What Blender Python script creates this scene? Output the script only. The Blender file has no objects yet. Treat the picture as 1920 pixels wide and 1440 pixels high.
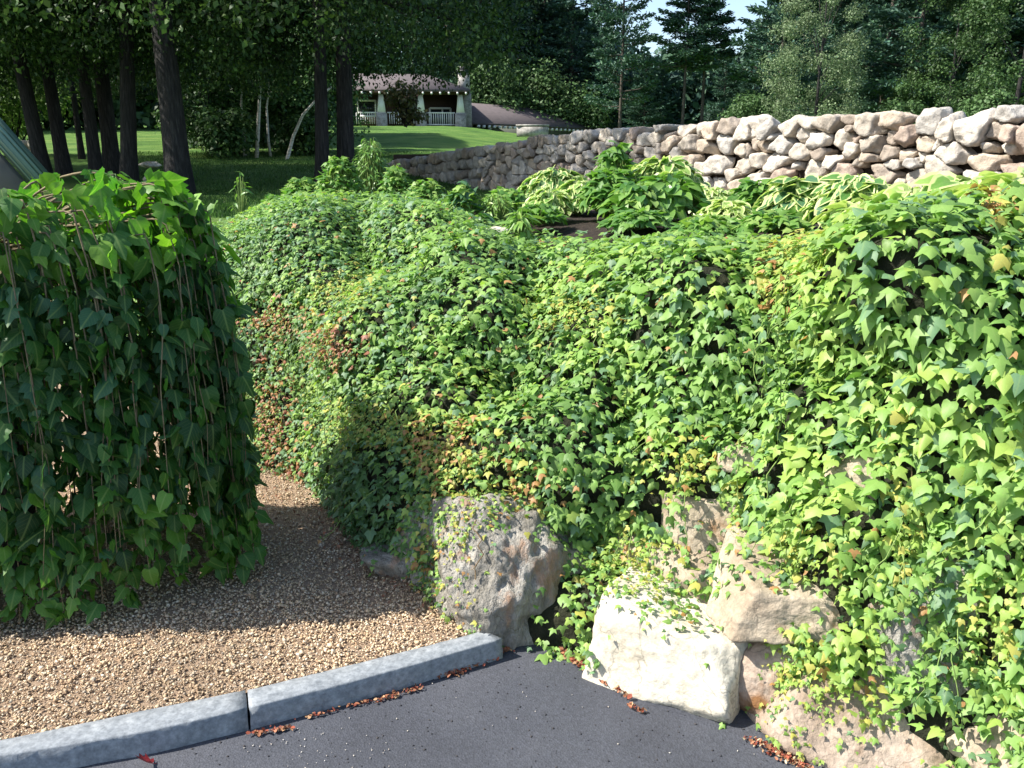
import bpy, math, random
import numpy as np
from mathutils import Vector, Matrix, noise

rng = np.random.default_rng(7)
random.seed(7)
scene = bpy.context.scene
COL = scene.collection

# ------------------------------------------------------------------ camera
FPX = 1550.0
PITCH = math.radians(15.2)
EYE = np.array([0.0, 0.0, 1.6])
cam_d = bpy.data.cameras.new("camera")
cam = bpy.data.objects.new("camera", cam_d)
COL.objects.link(cam)
cam.location = EYE
cam.rotation_euler = (math.pi / 2 - PITCH, 0, 0)
cam_d.sensor_width = 36.0
cam_d.lens = 36.0 * FPX / 1920.0
cam_d.clip_start = 0.05
cam_d.clip_end = 2000
scene.camera = cam

# ------------------------------------------------------------------ light
SUN_EL = math.radians(47)
SUN_AZ = math.atan2(-0.09, -1.0)            # direction towards the sun in plan (x, y)
to_sun = Vector((math.cos(SUN_AZ) * math.cos(SUN_EL), math.sin(SUN_AZ) * math.cos(SUN_EL), math.sin(SUN_EL)))
world = bpy.data.worlds.new("World")
scene.world = world
world.use_nodes = True
wn = world.node_tree
for n in list(wn.nodes):
    wn.nodes.remove(n)
sky = wn.nodes.new("ShaderNodeTexSky")
sky.sky_type = 'NISHITA'
sky.sun_disc = False
sky.sun_elevation = SUN_EL
sky.sun_rotation = math.atan2(to_sun.x, to_sun.y)
sky.air_density = 1.0
sky.dust_density = 1.2
bg = wn.nodes.new("ShaderNodeBackground")
bg.inputs['Strength'].default_value = 0.13
wo = wn.nodes.new("ShaderNodeOutputWorld")
wn.links.new(sky.outputs[0], bg.inputs[0])
wn.links.new(bg.outputs[0], wo.inputs[0])
sun_d = bpy.data.lights.new("sun", 'SUN')
sun_d.energy = 5.0
sun_d.angle = math.radians(0.53)
sun_d.color = (1.0, 0.95, 0.86)
sun = bpy.data.objects.new("sun", sun_d)
COL.objects.link(sun)
sun.rotation_euler = to_sun.to_track_quat('Z', 'Y').to_euler()

scene.view_settings.view_transform = 'Standard'
scene.view_settings.look = 'None'
scene.view_settings.gamma = 1
scene.view_settings.use_curve_mapping = False
scene.view_settings.exposure = 1.0
scene.render.engine = 'CYCLES'
scene.cycles.max_bounces = 7
scene.cycles.transparent_max_bounces = 4
scene.cycles.use_denoising = True

# ------------------------------------------------------------------ picture <-> place helpers
cp, sp_ = math.cos(PITCH), math.sin(PITCH)

def ray(px, py):
    u, v = (px - 960) / FPX, (py - 720) / FPX
    return np.array([u, cp - v * sp_, -sp_ - v * cp])

def G(px, py, z=0.0):
    d = ray(px, py)
    return EYE + d * ((z - EYE[2]) / d[2])

def W(px, py, Y):
    d = ray(px, py)
    return EYE + d * (Y / d[1])

def project(P):
    P = np.atleast_2d(P) - EYE
    f = P[:, 1] * cp - P[:, 2] * sp_
    upc = P[:, 1] * sp_ + P[:, 2] * cp
    f = np.where(f < 1e-3, 1e-3, f)
    return 960 + FPX * P[:, 0] / f, 720 - FPX * upc / f, f

# ------------------------------------------------------------------ object helpers
def mesh_np(name, V, F, mat=None, col=None, uv=None, smooth=False):
    """V (n,3), F (m,3) int triangles, col (n,4) per vertex, uv (n,2) per vertex"""
    V = np.asarray(V, dtype=np.float32); F = np.asarray(F, dtype=np.int32)
    k = F.shape[1]
    me = bpy.data.meshes.new(name)
    me.vertices.add(len(V)); me.vertices.foreach_set("co", V.ravel())
    me.loops.add(F.size); me.loops.foreach_set("vertex_index", F.ravel())
    me.polygons.add(len(F))
    me.polygons.foreach_set("loop_start", np.arange(0, F.size, k, dtype=np.int32))
    if smooth:
        me.polygons.foreach_set("use_smooth", np.ones(len(F), dtype=bool))
    me.update(calc_edges=True)
    if col is not None:
        a = me.color_attributes.new("Col", 'FLOAT_COLOR', 'POINT')
        a.data.foreach_set("color", np.asarray(col, dtype=np.float32).ravel())
    if uv is not None:
        l = me.uv_layers.new(name="UVMap")
        l.data.foreach_set("uv", np.asarray(uv, dtype=np.float32)[F.ravel()].ravel())
    if mat is not None:
        me.materials.append(mat)
    return me

def link(name, me, parent=None, loc=None, **props):
    o = bpy.data.objects.new(name, me)
    COL.objects.link(o)
    if parent is not None:
        o.parent = parent
    if loc is not None:
        o.location = loc
    for k, v in props.items():
        o[k] = v
    return o

def thing(name, label, cat, loc=(0, 0, 0), group=None):
    o = bpy.data.objects.new(name, None)
    o.empty_display_size = 0.1
    COL.objects.link(o)
    o.location = loc
    o['label'] = label; o['category'] = cat
    if group: o['group'] = group
    return o

def copy_tree(o, parent=None):
    c = o.copy(); COL.objects.link(c); c.parent = parent
    for ch in list(o.children):
        copy_tree(ch, c)
    return c

def box_np(c, d, R=None):
    """box: centre, full dims"""
    s = np.array([[x, y, z] for x in (-.5, .5) for y in (-.5, .5) for z in (-.5, .5)]) * np.array(d)
    if R is not None: s = s @ np.asarray(R).T
    V = s + np.array(c)
    F = [[0, 1, 3, 2], [4, 6, 7, 5], [0, 4, 5, 1], [2, 3, 7, 6], [0, 2, 6, 4], [1, 5, 7, 3]]
    return V, np.array(F)

def joinm(parts):
    Vs, Fs, o = [], [], 0
    for V, F in parts:
        Vs.append(V); Fs.append(np.asarray(F) + o); o += len(V)
    return np.concatenate(Vs), np.concatenate(Fs)

def tube(pts, rads, n=6):
    """tapered tube triangles along pts"""
    pts = np.asarray(pts, float); m = len(pts)
    rads = np.broadcast_to(np.asarray(rads, float), (m,))
    tan = np.gradient(pts, axis=0)
    tan /= np.linalg.norm(tan, axis=1)[:, None] + 1e-9
    ref = np.array([0, 0, 1.0]) if abs(tan[:, 2]).mean() < 0.8 else np.array([1.0, 0, 0])
    a = np.cross(tan, ref); a /= np.linalg.norm(a, axis=1)[:, None] + 1e-9
    b = np.cross(tan, a)
    th = np.arange(n) * 2 * np.pi / n
    V = (pts[:, None] + rads[:, None, None] * (np.cos(th)[None, :, None] * a[:, None] + np.sin(th)[None, :, None] * b[:, None])).reshape(-1, 3)
    F = []
    for i in range(m - 1):
        for j in range(n):
            p, q = i * n + j, i * n + (j + 1) % n
            F += [[p, q, q + n], [p, q + n, p + n]]
    return V, np.array(F)

# ------------------------------------------------------------------ materials
def mat_new(name):
    m = bpy.data.materials.new(name); m.use_nodes = True
    nt = m.node_tree
    for n in list(nt.nodes): nt.nodes.remove(n)
    out = nt.nodes.new("ShaderNodeOutputMaterial")
    return m, nt, out

def N(nt, t, **kw):
    n = nt.nodes.new(t)
    for k, v in kw.items():
        if hasattr(n, k): setattr(n, k, v)
        else: n.inputs[k].default_value = v
    return n

def ramp(nt, stops):
    r = nt.nodes.new("ShaderNodeValToRGB")
    el = r.color_ramp.elements
    while len(el) > 1: el.remove(el[-1])
    el[0].position = stops[0][0]; el[0].color = (*stops[0][1], 1)
    for p, c in stops[1:]:
        e = el.new(p); e.color = (*c, 1)
    return r

def noise_mat(name, stops, scale, rough=0.9, bump=0.3, bscale=None, detail=6, spec=0.3, stretch=None, bdist=0.02, extra=None, coord='Object'):
    m, nt, out = mat_new(name)
    tc = N(nt, "ShaderNodeTexCoord")
    vec = tc.outputs[coord]
    if stretch:
        mp = N(nt, "ShaderNodeMapping"); mp.inputs['Scale'].default_value = stretch
        nt.links.new(vec, mp.inputs[0]); vec = mp.outputs[0]
    no = N(nt, "ShaderNodeTexNoise", Scale=scale, Detail=detail, Roughness=0.6)
    nt.links.new(vec, no.inputs['Vector'])
    r = ramp(nt, stops); nt.links.new(no.outputs[0], r.inputs[0])
    p = N(nt, "ShaderNodeBsdfPrincipled"); p.inputs['Roughness'].default_value = rough
    p.inputs['Specular IOR Level'].default_value = spec
    colout = r.outputs[0]
    if extra:
        colout = extra(nt, vec, colout)
    nt.links.new(colout, p.inputs['Base Color'])
    b = N(nt, "ShaderNodeTexNoise", Scale=bscale or scale * 4, Detail=8, Roughness=0.65)
    nt.links.new(vec, b.inputs['Vector'])
    bp = N(nt, "ShaderNodeBump", Strength=bump, Distance=bdist)
    nt.links.new(b.outputs[0], bp.inputs['Height']); nt.links.new(bp.outputs[0], p.inputs['Normal'])
    nt.links.new(p.outputs[0], out.inputs[0])
    return m

def leaf_mat(name, transl=0.35, rough=0.42, vein=0.35, margin=None, spec=0.5, tmul=(1.6, 1.9, 0.9)):
    m, nt, out = mat_new(name)
    at = N(nt, "ShaderNodeAttribute", attribute_name="Col")
    uv = N(nt, "ShaderNodeUVMap", uv_map="UVMap")
    sx = N(nt, "ShaderNodeSeparateXYZ"); nt.links.new(uv.outputs[0], sx.inputs[0])
    ab = N(nt, "ShaderNodeMath", operation='ABSOLUTE'); nt.links.new(sx.outputs[0], ab.inputs[0])
    vr = N(nt, "ShaderNodeMapRange"); vr.inputs[1].default_value = 0.015; vr.inputs[2].default_value = 0.05
    vr.inputs[3].default_value = vein; vr.inputs[4].default_value = 0.0
    nt.links.new(ab.outputs[0], vr.inputs[0])
    # side veins
    md = N(nt, "ShaderNodeMath", operation='SUBTRACT'); nt.links.new(sx.outputs[1], md.inputs[0]); nt.links.new(ab.outputs[0], md.inputs[1])
    ms = N(nt, "ShaderNodeMath", operation='MULTIPLY'); ms.inputs[1].default_value = 6.0; nt.links.new(md.outputs[0], ms.inputs[0])
    fr = N(nt, "ShaderNodeMath", operation='PINGPONG'); fr.inputs[1].default_value = 0.5; nt.links.new(ms.outputs[0], fr.inputs[0])
    v2 = N(nt, "ShaderNodeMapRange"); v2.inputs[1].default_value = 0.0; v2.inputs[2].default_value = 0.10
    v2.inputs[3].default_value = vein * 0.5; v2.inputs[4].default_value = 0.0
    nt.links.new(fr.outputs[0], v2.inputs[0])
    mx = N(nt, "ShaderNodeMath", operation='MAXIMUM'); nt.links.new(vr.outputs[0], mx.inputs[0]); nt.links.new(v2.outputs[0], mx.inputs[1])
    tc = N(nt, "ShaderNodeTexCoord")
    no = N(nt, "ShaderNodeTexNoise", Scale=35.0, Detail=3.0); nt.links.new(tc.outputs['Object'], no.inputs['Vector'])
    hs = N(nt, "ShaderNodeHueSaturation"); nt.links.new(at.outputs['Color'], hs.inputs['Color'])
    nr = N(nt, "ShaderNodeMapRange"); nr.inputs[3].default_value = 0.75; nr.inputs[4].default_value = 1.25
    nt.links.new(no.outputs[0], nr.inputs[0]); nt.links.new(nr.outputs[0], hs.inputs['Value'])
    mixv = N(nt, "ShaderNodeMix", data_type='RGBA'); mixv.inputs[7].default_value = (0.28, 0.38, 0.12, 1)
    nt.links.new(mx.outputs[0], mixv.inputs[0]); nt.links.new(hs.outputs[0], mixv.inputs[6])
    c = mixv.outputs[2]
    if margin is not None:
        ed = N(nt, "ShaderNodeMapRange"); ed.inputs[1].default_value = margin[0]; ed.inputs[2].default_value = margin[0] + 0.12
        nt.links.new(at.outputs['Alpha'], ed.inputs[0])
        mm = N(nt, "ShaderNodeMix", data_type='RGBA'); mm.inputs[7].default_value = (*margin[1], 1)
        nt.links.new(ed.outputs[0], mm.inputs[0]); nt.links.new(c, mm.inputs[6]); c = mm.outputs[2]
    p = N(nt, "ShaderNodeBsdfPrincipled"); p.inputs['Roughness'].default_value = rough
    p.inputs['Specular IOR Level'].default_value = spec
    nt.links.new(c, p.inputs['Base Color'])
    t = N(nt, "ShaderNodeBsdfTranslucent")
    tm = N(nt, "ShaderNodeMix", data_type='RGBA', blend_type='MULTIPLY'); tm.inputs[0].default_value = 1
    tm.inputs[7].default_value = (*tmul, 1); nt.links.new(c, tm.inputs[6]); nt.links.new(tm.outputs[2], t.inputs[0])
    ms_ = N(nt, "ShaderNodeMixShader"); ms_.inputs[0].default_value = transl
    nt.links.new(p.outputs[0], ms_.inputs[1]); nt.links.new(t.outputs[0], ms_.inputs[2])
    nt.links.new(ms_.outputs[0], out.inputs[0])
    return m

def col_mat(name, rough=0.85, bump=0.2, scale=30, spec=0.3, vary=0.3, bdist=0.01, transl=0.0):
    m, nt, out = mat_new(name)
    at = N(nt, "ShaderNodeAttribute", attribute_name="Col")
    tc = N(nt, "ShaderNodeTexCoord")
    no = N(nt, "ShaderNodeTexNoise", Scale=scale, Detail=8.0, Roughness=0.65); nt.links.new(tc.outputs['Object'], no.inputs['Vector'])
    nr = N(nt, "ShaderNodeMapRange"); nr.inputs[1].default_value = 0.3; nr.inputs[2].default_value = 0.7
    nr.inputs[3].default_value = 1 - vary; nr.inputs[4].default_value = 1 + vary
    nt.links.new(no.outputs[0], nr.inputs[0])
    hs = N(nt, "ShaderNodeHueSaturation"); nt.links.new(at.outputs['Color'], hs.inputs['Color']); nt.links.new(nr.outputs[0], hs.inputs['Value'])
    p = N(nt, "ShaderNodeBsdfPrincipled"); p.inputs['Roughness'].default_value = rough; p.inputs['Specular IOR Level'].default_value = spec
    nt.links.new(hs.outputs[0], p.inputs['Base Color'])
    bp = N(nt, "ShaderNodeBump", Strength=bump, Distance=bdist); nt.links.new(no.outputs[0], bp.inputs['Height']); nt.links.new(bp.outputs[0], p.inputs['Normal'])
    sh = p.outputs[0]
    if transl > 0:
        t = N(nt, "ShaderNodeBsdfTranslucent"); nt.links.new(hs.outputs[0], t.inputs[0])
        mm = N(nt, "ShaderNodeMixShader"); mm.inputs[0].default_value = transl
        nt.links.new(sh, mm.inputs[1]); nt.links.new(t.outputs[0], mm.inputs[2]); sh = mm.outputs[0]
    nt.links.new(sh, out.inputs[0])
    return m

M_ivy = leaf_mat("ivy_leaf", transl=0.30, rough=0.52, vein=0.22, spec=0.4)
M_mul = leaf_mat("mulberry_leaf", transl=0.32, rough=0.52, vein=0.40, spec=0.38, tmul=(1.7, 2.2, 0.6))
M_hosta_v = leaf_mat("variegated_hosta_leaf", transl=0.25, vein=0.15, margin=(0.60, (0.50, 0.56, 0.24)))
M_hosta_g = leaf_mat("green_hosta_leaf", transl=0.25, vein=0.25)
M_tree = col_mat("tree_leaves", rough=0.55, bump=0.0, scale=3.0, vary=0.25, spec=0.35, transl=0.3)
M_needle = col_mat("pine_needles", rough=0.6, bump=0.0, scale=1.2, vary=0.3, spec=0.3, transl=0.15)
M_pebble = col_mat("gravel_stone", rough=0.75, bump=0.1, scale=120, vary=0.2)
M_litter = col_mat("dry_leaf", rough=0.7, bump=0.1, scale=60, vary=0.3, transl=0.1)
M_stone = col_mat("wall_stone", rough=0.85, bump=0.9, scale=14, vary=0.34, bdist=0.03)
M_stem = noise_mat("vine_stem", [(0.3, (0.12, 0.08, 0.045)), (0.7, (0.26, 0.19, 0.11))], 60, bump=0.3)
M_twig = noise_mat("pale_twig", [(0.3, (0.11, 0.085, 0.05)), (0.7, (0.26, 0.21, 0.12))], 60, bump=0.2)
M_greenstem = noise_mat("green_stem", [(0.3, (0.12, 0.20, 0.05)), (0.7, (0.25, 0.34, 0.10))], 60, bump=0.1)
M_bark = noise_mat("bark", [(0.3, (0.014, 0.013, 0.013)), (0.55, (0.038, 0.035, 0.034)), (0.75, (0.082, 0.076, 0.073))], 7, bump=1.0, bscale=9, stretch=(4, 4, 0.6), bdist=0.06)
M_pinebark = noise_mat("pine_bark", [(0.3, (0.045, 0.038, 0.032)), (0.7, (0.12, 0.10, 0.085))], 5, bump=0.8, bscale=8, stretch=(3, 3, 0.6), bdist=0.05)
M_birch = noise_mat("birch_bark", [(0.35, (0.25, 0.23, 0.2)), (0.5, (0.62, 0.60, 0.55)), (0.8, (0.72, 0.70, 0.66))], 8, bump=0.2, stretch=(1, 1, 5))
M_soil = noise_mat("soil", [(0.3, (0.018, 0.013, 0.010)), (0.6, (0.05, 0.036, 0.027)), (0.8, (0.085, 0.06, 0.045))], 18, bump=1.0, bdist=0.03)
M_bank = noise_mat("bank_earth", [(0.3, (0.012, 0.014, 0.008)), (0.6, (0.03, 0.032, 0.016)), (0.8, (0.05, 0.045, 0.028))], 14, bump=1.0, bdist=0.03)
M_lawn = noise_mat("lawn_grass", [(0.3, (0.045, 0.115, 0.016)), (0.5, (0.085, 0.185, 0.025)), (0.68, (0.16, 0.25, 0.05))], .7, bump=1.0, bscale=30, detail=10, bdist=0.08)

def rock_mat(name, stops, scale=3.0, cracks=0.45, streak=None, rough=0.85, bump=0.8, bscale=9, bdist=0.03, stretch=None, spot=None):
    def extra(nt, vec, c):
        fine = N(nt, "ShaderNodeTexNoise", Scale=60.0, Detail=6.0, Roughness=0.7); nt.links.new(vec, fine.inputs['Vector'])
        fr = N(nt, "ShaderNodeMapRange"); fr.inputs[1].default_value = 0.3; fr.inputs[2].default_value = 0.7; fr.inputs[3].default_value = 0.72; fr.inputs[4].default_value = 1.2
        nt.links.new(fine.outputs[0], fr.inputs[0])
        hs = N(nt, "ShaderNodeHueSaturation"); nt.links.new(c, hs.inputs['Color']); nt.links.new(fr.outputs[0], hs.inputs['Value'])
        c = hs.outputs[0]
        # cracks
        wv = N(nt, "ShaderNodeTexVoronoi", feature='DISTANCE_TO_EDGE', Scale=7.0)
        dn = N(nt, "ShaderNodeTexNoise", Scale=5.0, Detail=4.0); nt.links.new(vec, dn.inputs['Vector'])
        mp = N(nt, "ShaderNodeMix", data_type='RGBA'); mp.inputs[0].default_value = 0.35
        nt.links.new(vec, mp.inputs[6]); nt.links.new(dn.outputs[1], mp.inputs[7]); nt.links.new(mp.outputs[2], wv.inputs['Vector'])
        cr = N(nt, "ShaderNodeMapRange"); cr.inputs[1].default_value = 0.0; cr.inputs[2].default_value = 0.02; cr.inputs[3].default_value = cracks; cr.inputs[4].default_value = 0.0
        nt.links.new(wv.outputs['Distance'], cr.inputs[0])
        m1 = N(nt, "ShaderNodeMix", data_type='RGBA'); m1.inputs[7].default_value = (0.07, 0.055, 0.04, 1)
        nt.links.new(cr.outputs[0], m1.inputs[0]); nt.links.new(c, m1.inputs[6]); c = m1.outputs[2]
        if spot:
            sn = N(nt, "ShaderNodeTexNoise", Scale=spot[0], Detail=5.0, Roughness=0.6); nt.links.new(vec, sn.inputs['Vector'])
            sr = N(nt, "ShaderNodeMapRange"); sr.inputs[1].default_value = spot[1]; sr.inputs[2].default_value = spot[1] + 0.08
            nt.links.new(sn.outputs[0], sr.inputs[0])
            m2 = N(nt, "ShaderNodeMix", data_type='RGBA'); m2.inputs[7].default_value = (*spot[2], 1)
            nt.links.new(sr.outputs[0], m2.inputs[0]); nt.links.new(c, m2.inputs[6]); c = m2.outputs[2]
        return c
    return noise_mat(name, stops, scale, rough=rough, bump=bump, bscale=bscale, bdist=bdist, stretch=stretch, extra=extra)

M_rock_white = rock_mat("pale_boulder", [(0.3, (0.46, 0.40, 0.30)), (0.55, (0.62, 0.57, 0.46)), (0.8, (0.70, 0.66, 0.57))], 3.5, bump=0.5)
M_rock_grey = rock_mat("grey_ledge", [(0.3, (0.15, 0.135, 0.11)), (0.5, (0.36, 0.335, 0.29)), (0.75, (0.55, 0.53, 0.48))], 7, bump=1.0, bscale=11, bdist=0.07, stretch=(1.6, 1.6, .7), spot=(5, 0.56, (0.40, 0.27, 0.19)))
M_rock_tan = rock_mat("tan_boulder", [(0.3, (0.25, 0.19, 0.13)), (0.55, (0.42, 0.35, 0.26)), (0.8, (0.55, 0.48, 0.38))], 4, bump=0.8, spot=(3, 0.60, (0.22, 0.12, 0.055)))
M_rock_pink = rock_mat("pinkish_boulder", [(0.3, (0.20, 0.14, 0.095)), (0.5, (0.38, 0.30, 0.235)), (0.8, (0.47, 0.40, 0.34))], 4, bump=0.8, spot=(2.6, 0.55, (0.24, 0.12, 0.05)))
M_granite = rock_mat("kerb_granite", [(0.3, (0.18, 0.20, 0.222)), (0.7, (0.285, 0.305, 0.325))], 30, cracks=0.0, bump=0.35, bscale=60, bdist=0.006)

def asphalt_mat():
    m, nt, out = mat_new("asphalt")
    tc = N(nt, "ShaderNodeTexCoord"); vec = tc.outputs['Object']
    n1 = N(nt, "ShaderNodeTexNoise", Scale=1.6, Detail=6.0); nt.links.new(vec, n1.inputs['Vector'])
    r = ramp(nt, [(0.35, (0.036, 0.039, 0.050)), (0.5, (0.047, 0.051, 0.064)), (0.68, (0.066, 0.069, 0.082))]); nt.links.new(n1.outputs[0], r.inputs[0])
    v = N(nt, "ShaderNodeTexVoronoi", Scale=170.0); nt.links.new(vec, v.inputs['Vector'])
    hs = N(nt, "ShaderNodeHueSaturation"); nt.links.new(r.outputs[0], hs.inputs['Color'])
    sepv = N(nt, "ShaderNodeSeparateColor"); nt.links.new(v.outputs['Color'], sepv.inputs[0])
    mr = N(nt, "ShaderNodeMapRange"); mr.inputs[3].default_value = 0.8; mr.inputs[4].default_value = 1.22; nt.links.new(sepv.outputs[0], mr.inputs[0])
    nt.links.new(mr.outputs[0], hs.inputs['Value'])
    p = N(nt, "ShaderNodeBsdfPrincipled"); p.inputs['Roughness'].default_value = 0.8
    nt.links.new(hs.outputs[0], p.inputs['Base Color'])
    bp = N(nt, "ShaderNodeBump", Strength=0.45, Distance=0.003); nt.links.new(v.outputs['Distance'], bp.inputs['Height'])
    n3 = N(nt, "ShaderNodeTexNoise", Scale=7.0, Detail=6.0); nt.links.new(vec, n3.inputs['Vector'])
    b2 = N(nt, "ShaderNodeBump", Strength=0.3, Distance=0.02); nt.links.new(n3.outputs[0], b2.inputs['Height']); nt.links.new(bp.outputs[0], b2.inputs['Normal'])
    nt.links.new(b2.outputs[0], p.inputs['Normal']); nt.links.new(p.outputs[0], out.inputs[0])
    return m
M_asphalt = asphalt_mat()

# ------------------------------------------------------------------ lower ground
GZ = 0.066        # gravel level
KH = 0.073        # kerb reveal
V, F = np.array([[-60, -60, 0], [60, -60, 0], [60, 5, 0], [-60, 5, 0]], float), np.array([[0, 1, 2, 3]])
link("asphalt", mesh_np("asphalt", V, F, M_asphalt), kind="structure", label="dark grey asphalt driveway with scattered pale grit")

# kerb edge curves (front and back of the top face)
kf_px = [(0, 1417), (140, 1395), (280, 1370), (465, 1327), (650, 1280), (800, 1239), (942, 1197)]
kb_px = [(0, 1385), (130, 1360), (250, 1334), (475, 1289), (640, 1249), (790, 1212), (905, 1181)]
kf = np.array([G(x, y, KH) for x, y in kf_px]); kb = np.array([G(x, y, KH) for x, y in kb_px])
def extend(P, L):
    d = P[0] - P[2]; d /= np.linalg.norm(d)
    return np.concatenate([[P[0] + d * L], [P[0] + d * L * 0.45], P])
kf, kb = extend(kf, 1.6), extend(kb, 1.6)
def interp_curve(P, t):
    P = np.asarray(P); d = np.r_[0, np.cumsum(np.linalg.norm(np.diff(P, axis=0), axis=1))]
    d /= d[-1]
    return np.stack([np.interp(t, d, P[:, k]) for k in range(3)], 1)
kerb = thing("kerb", "granite kerb curving between the tan gravel and the dark asphalt", "kerb")
d = np.r_[0, np.cumsum(np.linalg.norm(np.diff(kf, axis=0), axis=1))]; tj = d[5] / d[-1]    # the visible joint
def kerb_stone(t0, t1, name="kerb_stone", label=None):
    n = 26
    t = np.linspace(t0, t1, n)
    A = interp_curve(kf, t); Bd = interp_curve(kb, np.linspace(0, 1, 1500)); B = Bd[[int(np.argmin(np.linalg.norm(Bd - a_, axis=1))) for a_ in A]]
    rows = []
    for i in range(n):
        a, b = A[i], B[i]
        u = (b - a); u[2] = 0; w = np.linalg.norm(u); u /= w
        j = lambda s: rng.normal(0, s * .6, 3) * np.array([1, 1, .5])
        rows.append([np.array([a[0], a[1], -0.1]) + j(.0015), np.array([a[0], a[1], 0.03]) - u * .004 + j(.0025), np.array([a[0], a[1], KH * .6]) + j(.0025), np.array([a[0], a[1], KH - .004]) + j(.0008),
                     a + u * .004 + j(.001), a + u * w * .5 + j(.001), b - u * .006 + j(.001), np.array([b[0], b[1], KH - .01]), np.array([b[0], b[1], -0.1])])
    Vv = np.array(rows).reshape(-1, 3); m = 9
    Ff = [[i * m + j, (i + 1) * m + j, (i + 1) * m + j + 1, i * m + j + 1] for i in range(n - 1) for j in range(m - 1)]
    o = link(name, None, kerb) if False else None
    me = mesh_np(name, Vv, Ff, M_granite)
    # end caps
    import bmesh
    bm = bmesh.new(); bm.from_mesh(me)
    bm.verts.ensure_lookup_table()
    for i in (0, n - 1):
        vs = [bm.verts[i * m + j] for j in range(m)]
        try: bm.faces.new(vs if i else vs[::-1])
        except Exception: pass
    bmesh.ops.recalc_face_normals(bm, faces=bm.faces)
    bm.to_mesh(me); bm.free()
    link(name, me, kerb)
kerb_stone(0.0, tj * 0.45 - .0008); kerb_stone(tj * 0.45 + .0008, tj - .0008); kerb_stone(tj + .0008, 1.0)

# gravel sheet
from mathutils.geometry import tessellate_polygon
gpoly = [tuple(p[:2]) for p in kb] + [(0.6, 2.7), (0.6, 4.0), (-0.6, 6.5), (-3, 8), (-9, 8), (-9, 0.2)]
gt = tessellate_polygon([[Vector((x, y, GZ)) for x, y in gpoly]])
link("gravel_bed", mesh_np("gravel_bed", [(x, y, GZ - .006) for x, y in gpoly], [list(t) for t in gt],
     noise_mat("gravel_base", [(0.3, (0.30, 0.21, 0.14)), (0.7, (0.46, 0.34, 0.24))], 90, bump=1.0, bdist=0.01)), kind="structure", label="tan gravel bed behind the granite kerb")
def in_poly(P, poly):
    x, y = P[:, 0], P[:, 1]; c = np.zeros(len(P), bool); n = len(poly)
    for i in range(n):
        x0, y0 = poly[i]; x1, y1 = poly[(i + 1) % n]
        with np.errstate(divide='ignore', invalid='ignore'):
            t = ((y0 > y) != (y1 > y)) & (x < (x1 - x0) * (y - y0) / (y1 - y0 + 1e-12) + x0)
        c ^= t
    return c
ico = []
def icosphere(sub):
    import bmesh
    bm = bmesh.new(); bmesh.ops.create_icosphere(bm, subdivisions=sub, radius=1)
    V = np.array([v.co[:] for v in bm.verts]); F = np.array([[v.index for v in f.verts] for f in bm.faces]); bm.free()
    return V, F
ICO1, ICO3, ICO4, ICO5, ICO6 = icosphere(1), icosphere(3), icosphere(4), icosphere(5), icosphere(6)

def rand_rot(n, tilt=1.0):
    """random rotation matrices, tilt scales out-of-plane"""
    a = rng.uniform(0, 2 * np.pi, n); b = rng.normal(0, tilt, n); c = rng.normal(0, tilt, n)
    ca, sa, cb, sb, cc, sc = np.cos(a), np.sin(a), np.cos(b), np.sin(b), np.cos(c), np.sin(c)
    Z = np.zeros(n); O = np.ones(n)
    Rz = np.stack([ca, -sa, Z, sa, ca, Z, Z, Z, O], 1).reshape(n, 3, 3)
    Rx = np.stack([O, Z, Z, Z, cb, -sb, Z, sb, cb], 1).reshape(n, 3, 3)
    Ry = np.stack([cc, Z, sc, Z, O, Z, -sc, Z, cc], 1).reshape(n, 3, 3)
    return Rx @ Ry @ Rz

def pebbles(name, P, size, palette, mat=M_pebble, flat=0.6, **props):
    n = len(P); V0 = np.array([[1, 0, 0], [-1, 0, 0], [0, 1, 0], [0, -1, 0], [.15, .1, 1], [-.1, -.15, -1.0]]) * 1.12; F0 = np.array([[0, 2, 4], [2, 1, 4], [1, 3, 4], [3, 0, 4], [2, 0, 5], [1, 2, 5], [3, 1, 5], [0, 3, 5]])
    S = size[:, None] * np.stack([rng.uniform(.8, 1.35, n), rng.uniform(.6, 1, n), rng.uniform(flat * .7, flat * 1.2, n)], 1) * .5
    R = rand_rot(n, .35)
    V = np.einsum('nij,nkj->nki', R, V0[None] * S[:, None] * rng.uniform(.85, 1.15, (n, 6))[..., None]) + P[:, None]
    F = F0[None] + (np.arange(n) * 6)[:, None, None]
    c = np.array(palette)[rng.integers(0, len(palette), n)] * rng.uniform(.82, 1.15, (n, 1))
    c = c * (1 + .28 * np.array([noise.noise(Vector(q) * 2.6) for q in P]))[:, None]
    c = np.repeat(np.c_[c, np.ones(n)], 6, 0)
    return link(name, mesh_np(name, V.reshape(-1, 3), F.reshape(-1, 3), mat, c, smooth=True), **props)
GP = [(0.54, 0.40, 0.26), (0.49, 0.35, 0.215), (0.61, 0.47, 0.32), (0.63, 0.53, 0.39), (0.38, 0.25, 0.15), (0.51, 0.385, 0.26), (0.57, 0.42, 0.26), (0.45, 0.37, 0.28)]
kbl = interp_curve(kb, np.linspace(0, 1, 60))
gp2 = [tuple(p[:2]) for p in kbl] + [(0.1, 2.9), (-.55, 4.2), (-1.1, 5.2), (-2.0, 5.2), (-4.2, 4.2), (-4.2, .5)]
n = 300000
P = np.c_[rng.uniform(-4.2, .2, n), rng.uniform(.9, 5.2, n)]
P = P[in_poly(P, gp2)]
keep = (rng.random(len(P)) < np.clip(2.6 / P[:, 1], .3, 1) ** 1.6) & ((P[:, 0] > -2.2) | (rng.random(len(P)) < .6))
P = P[keep]
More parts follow.
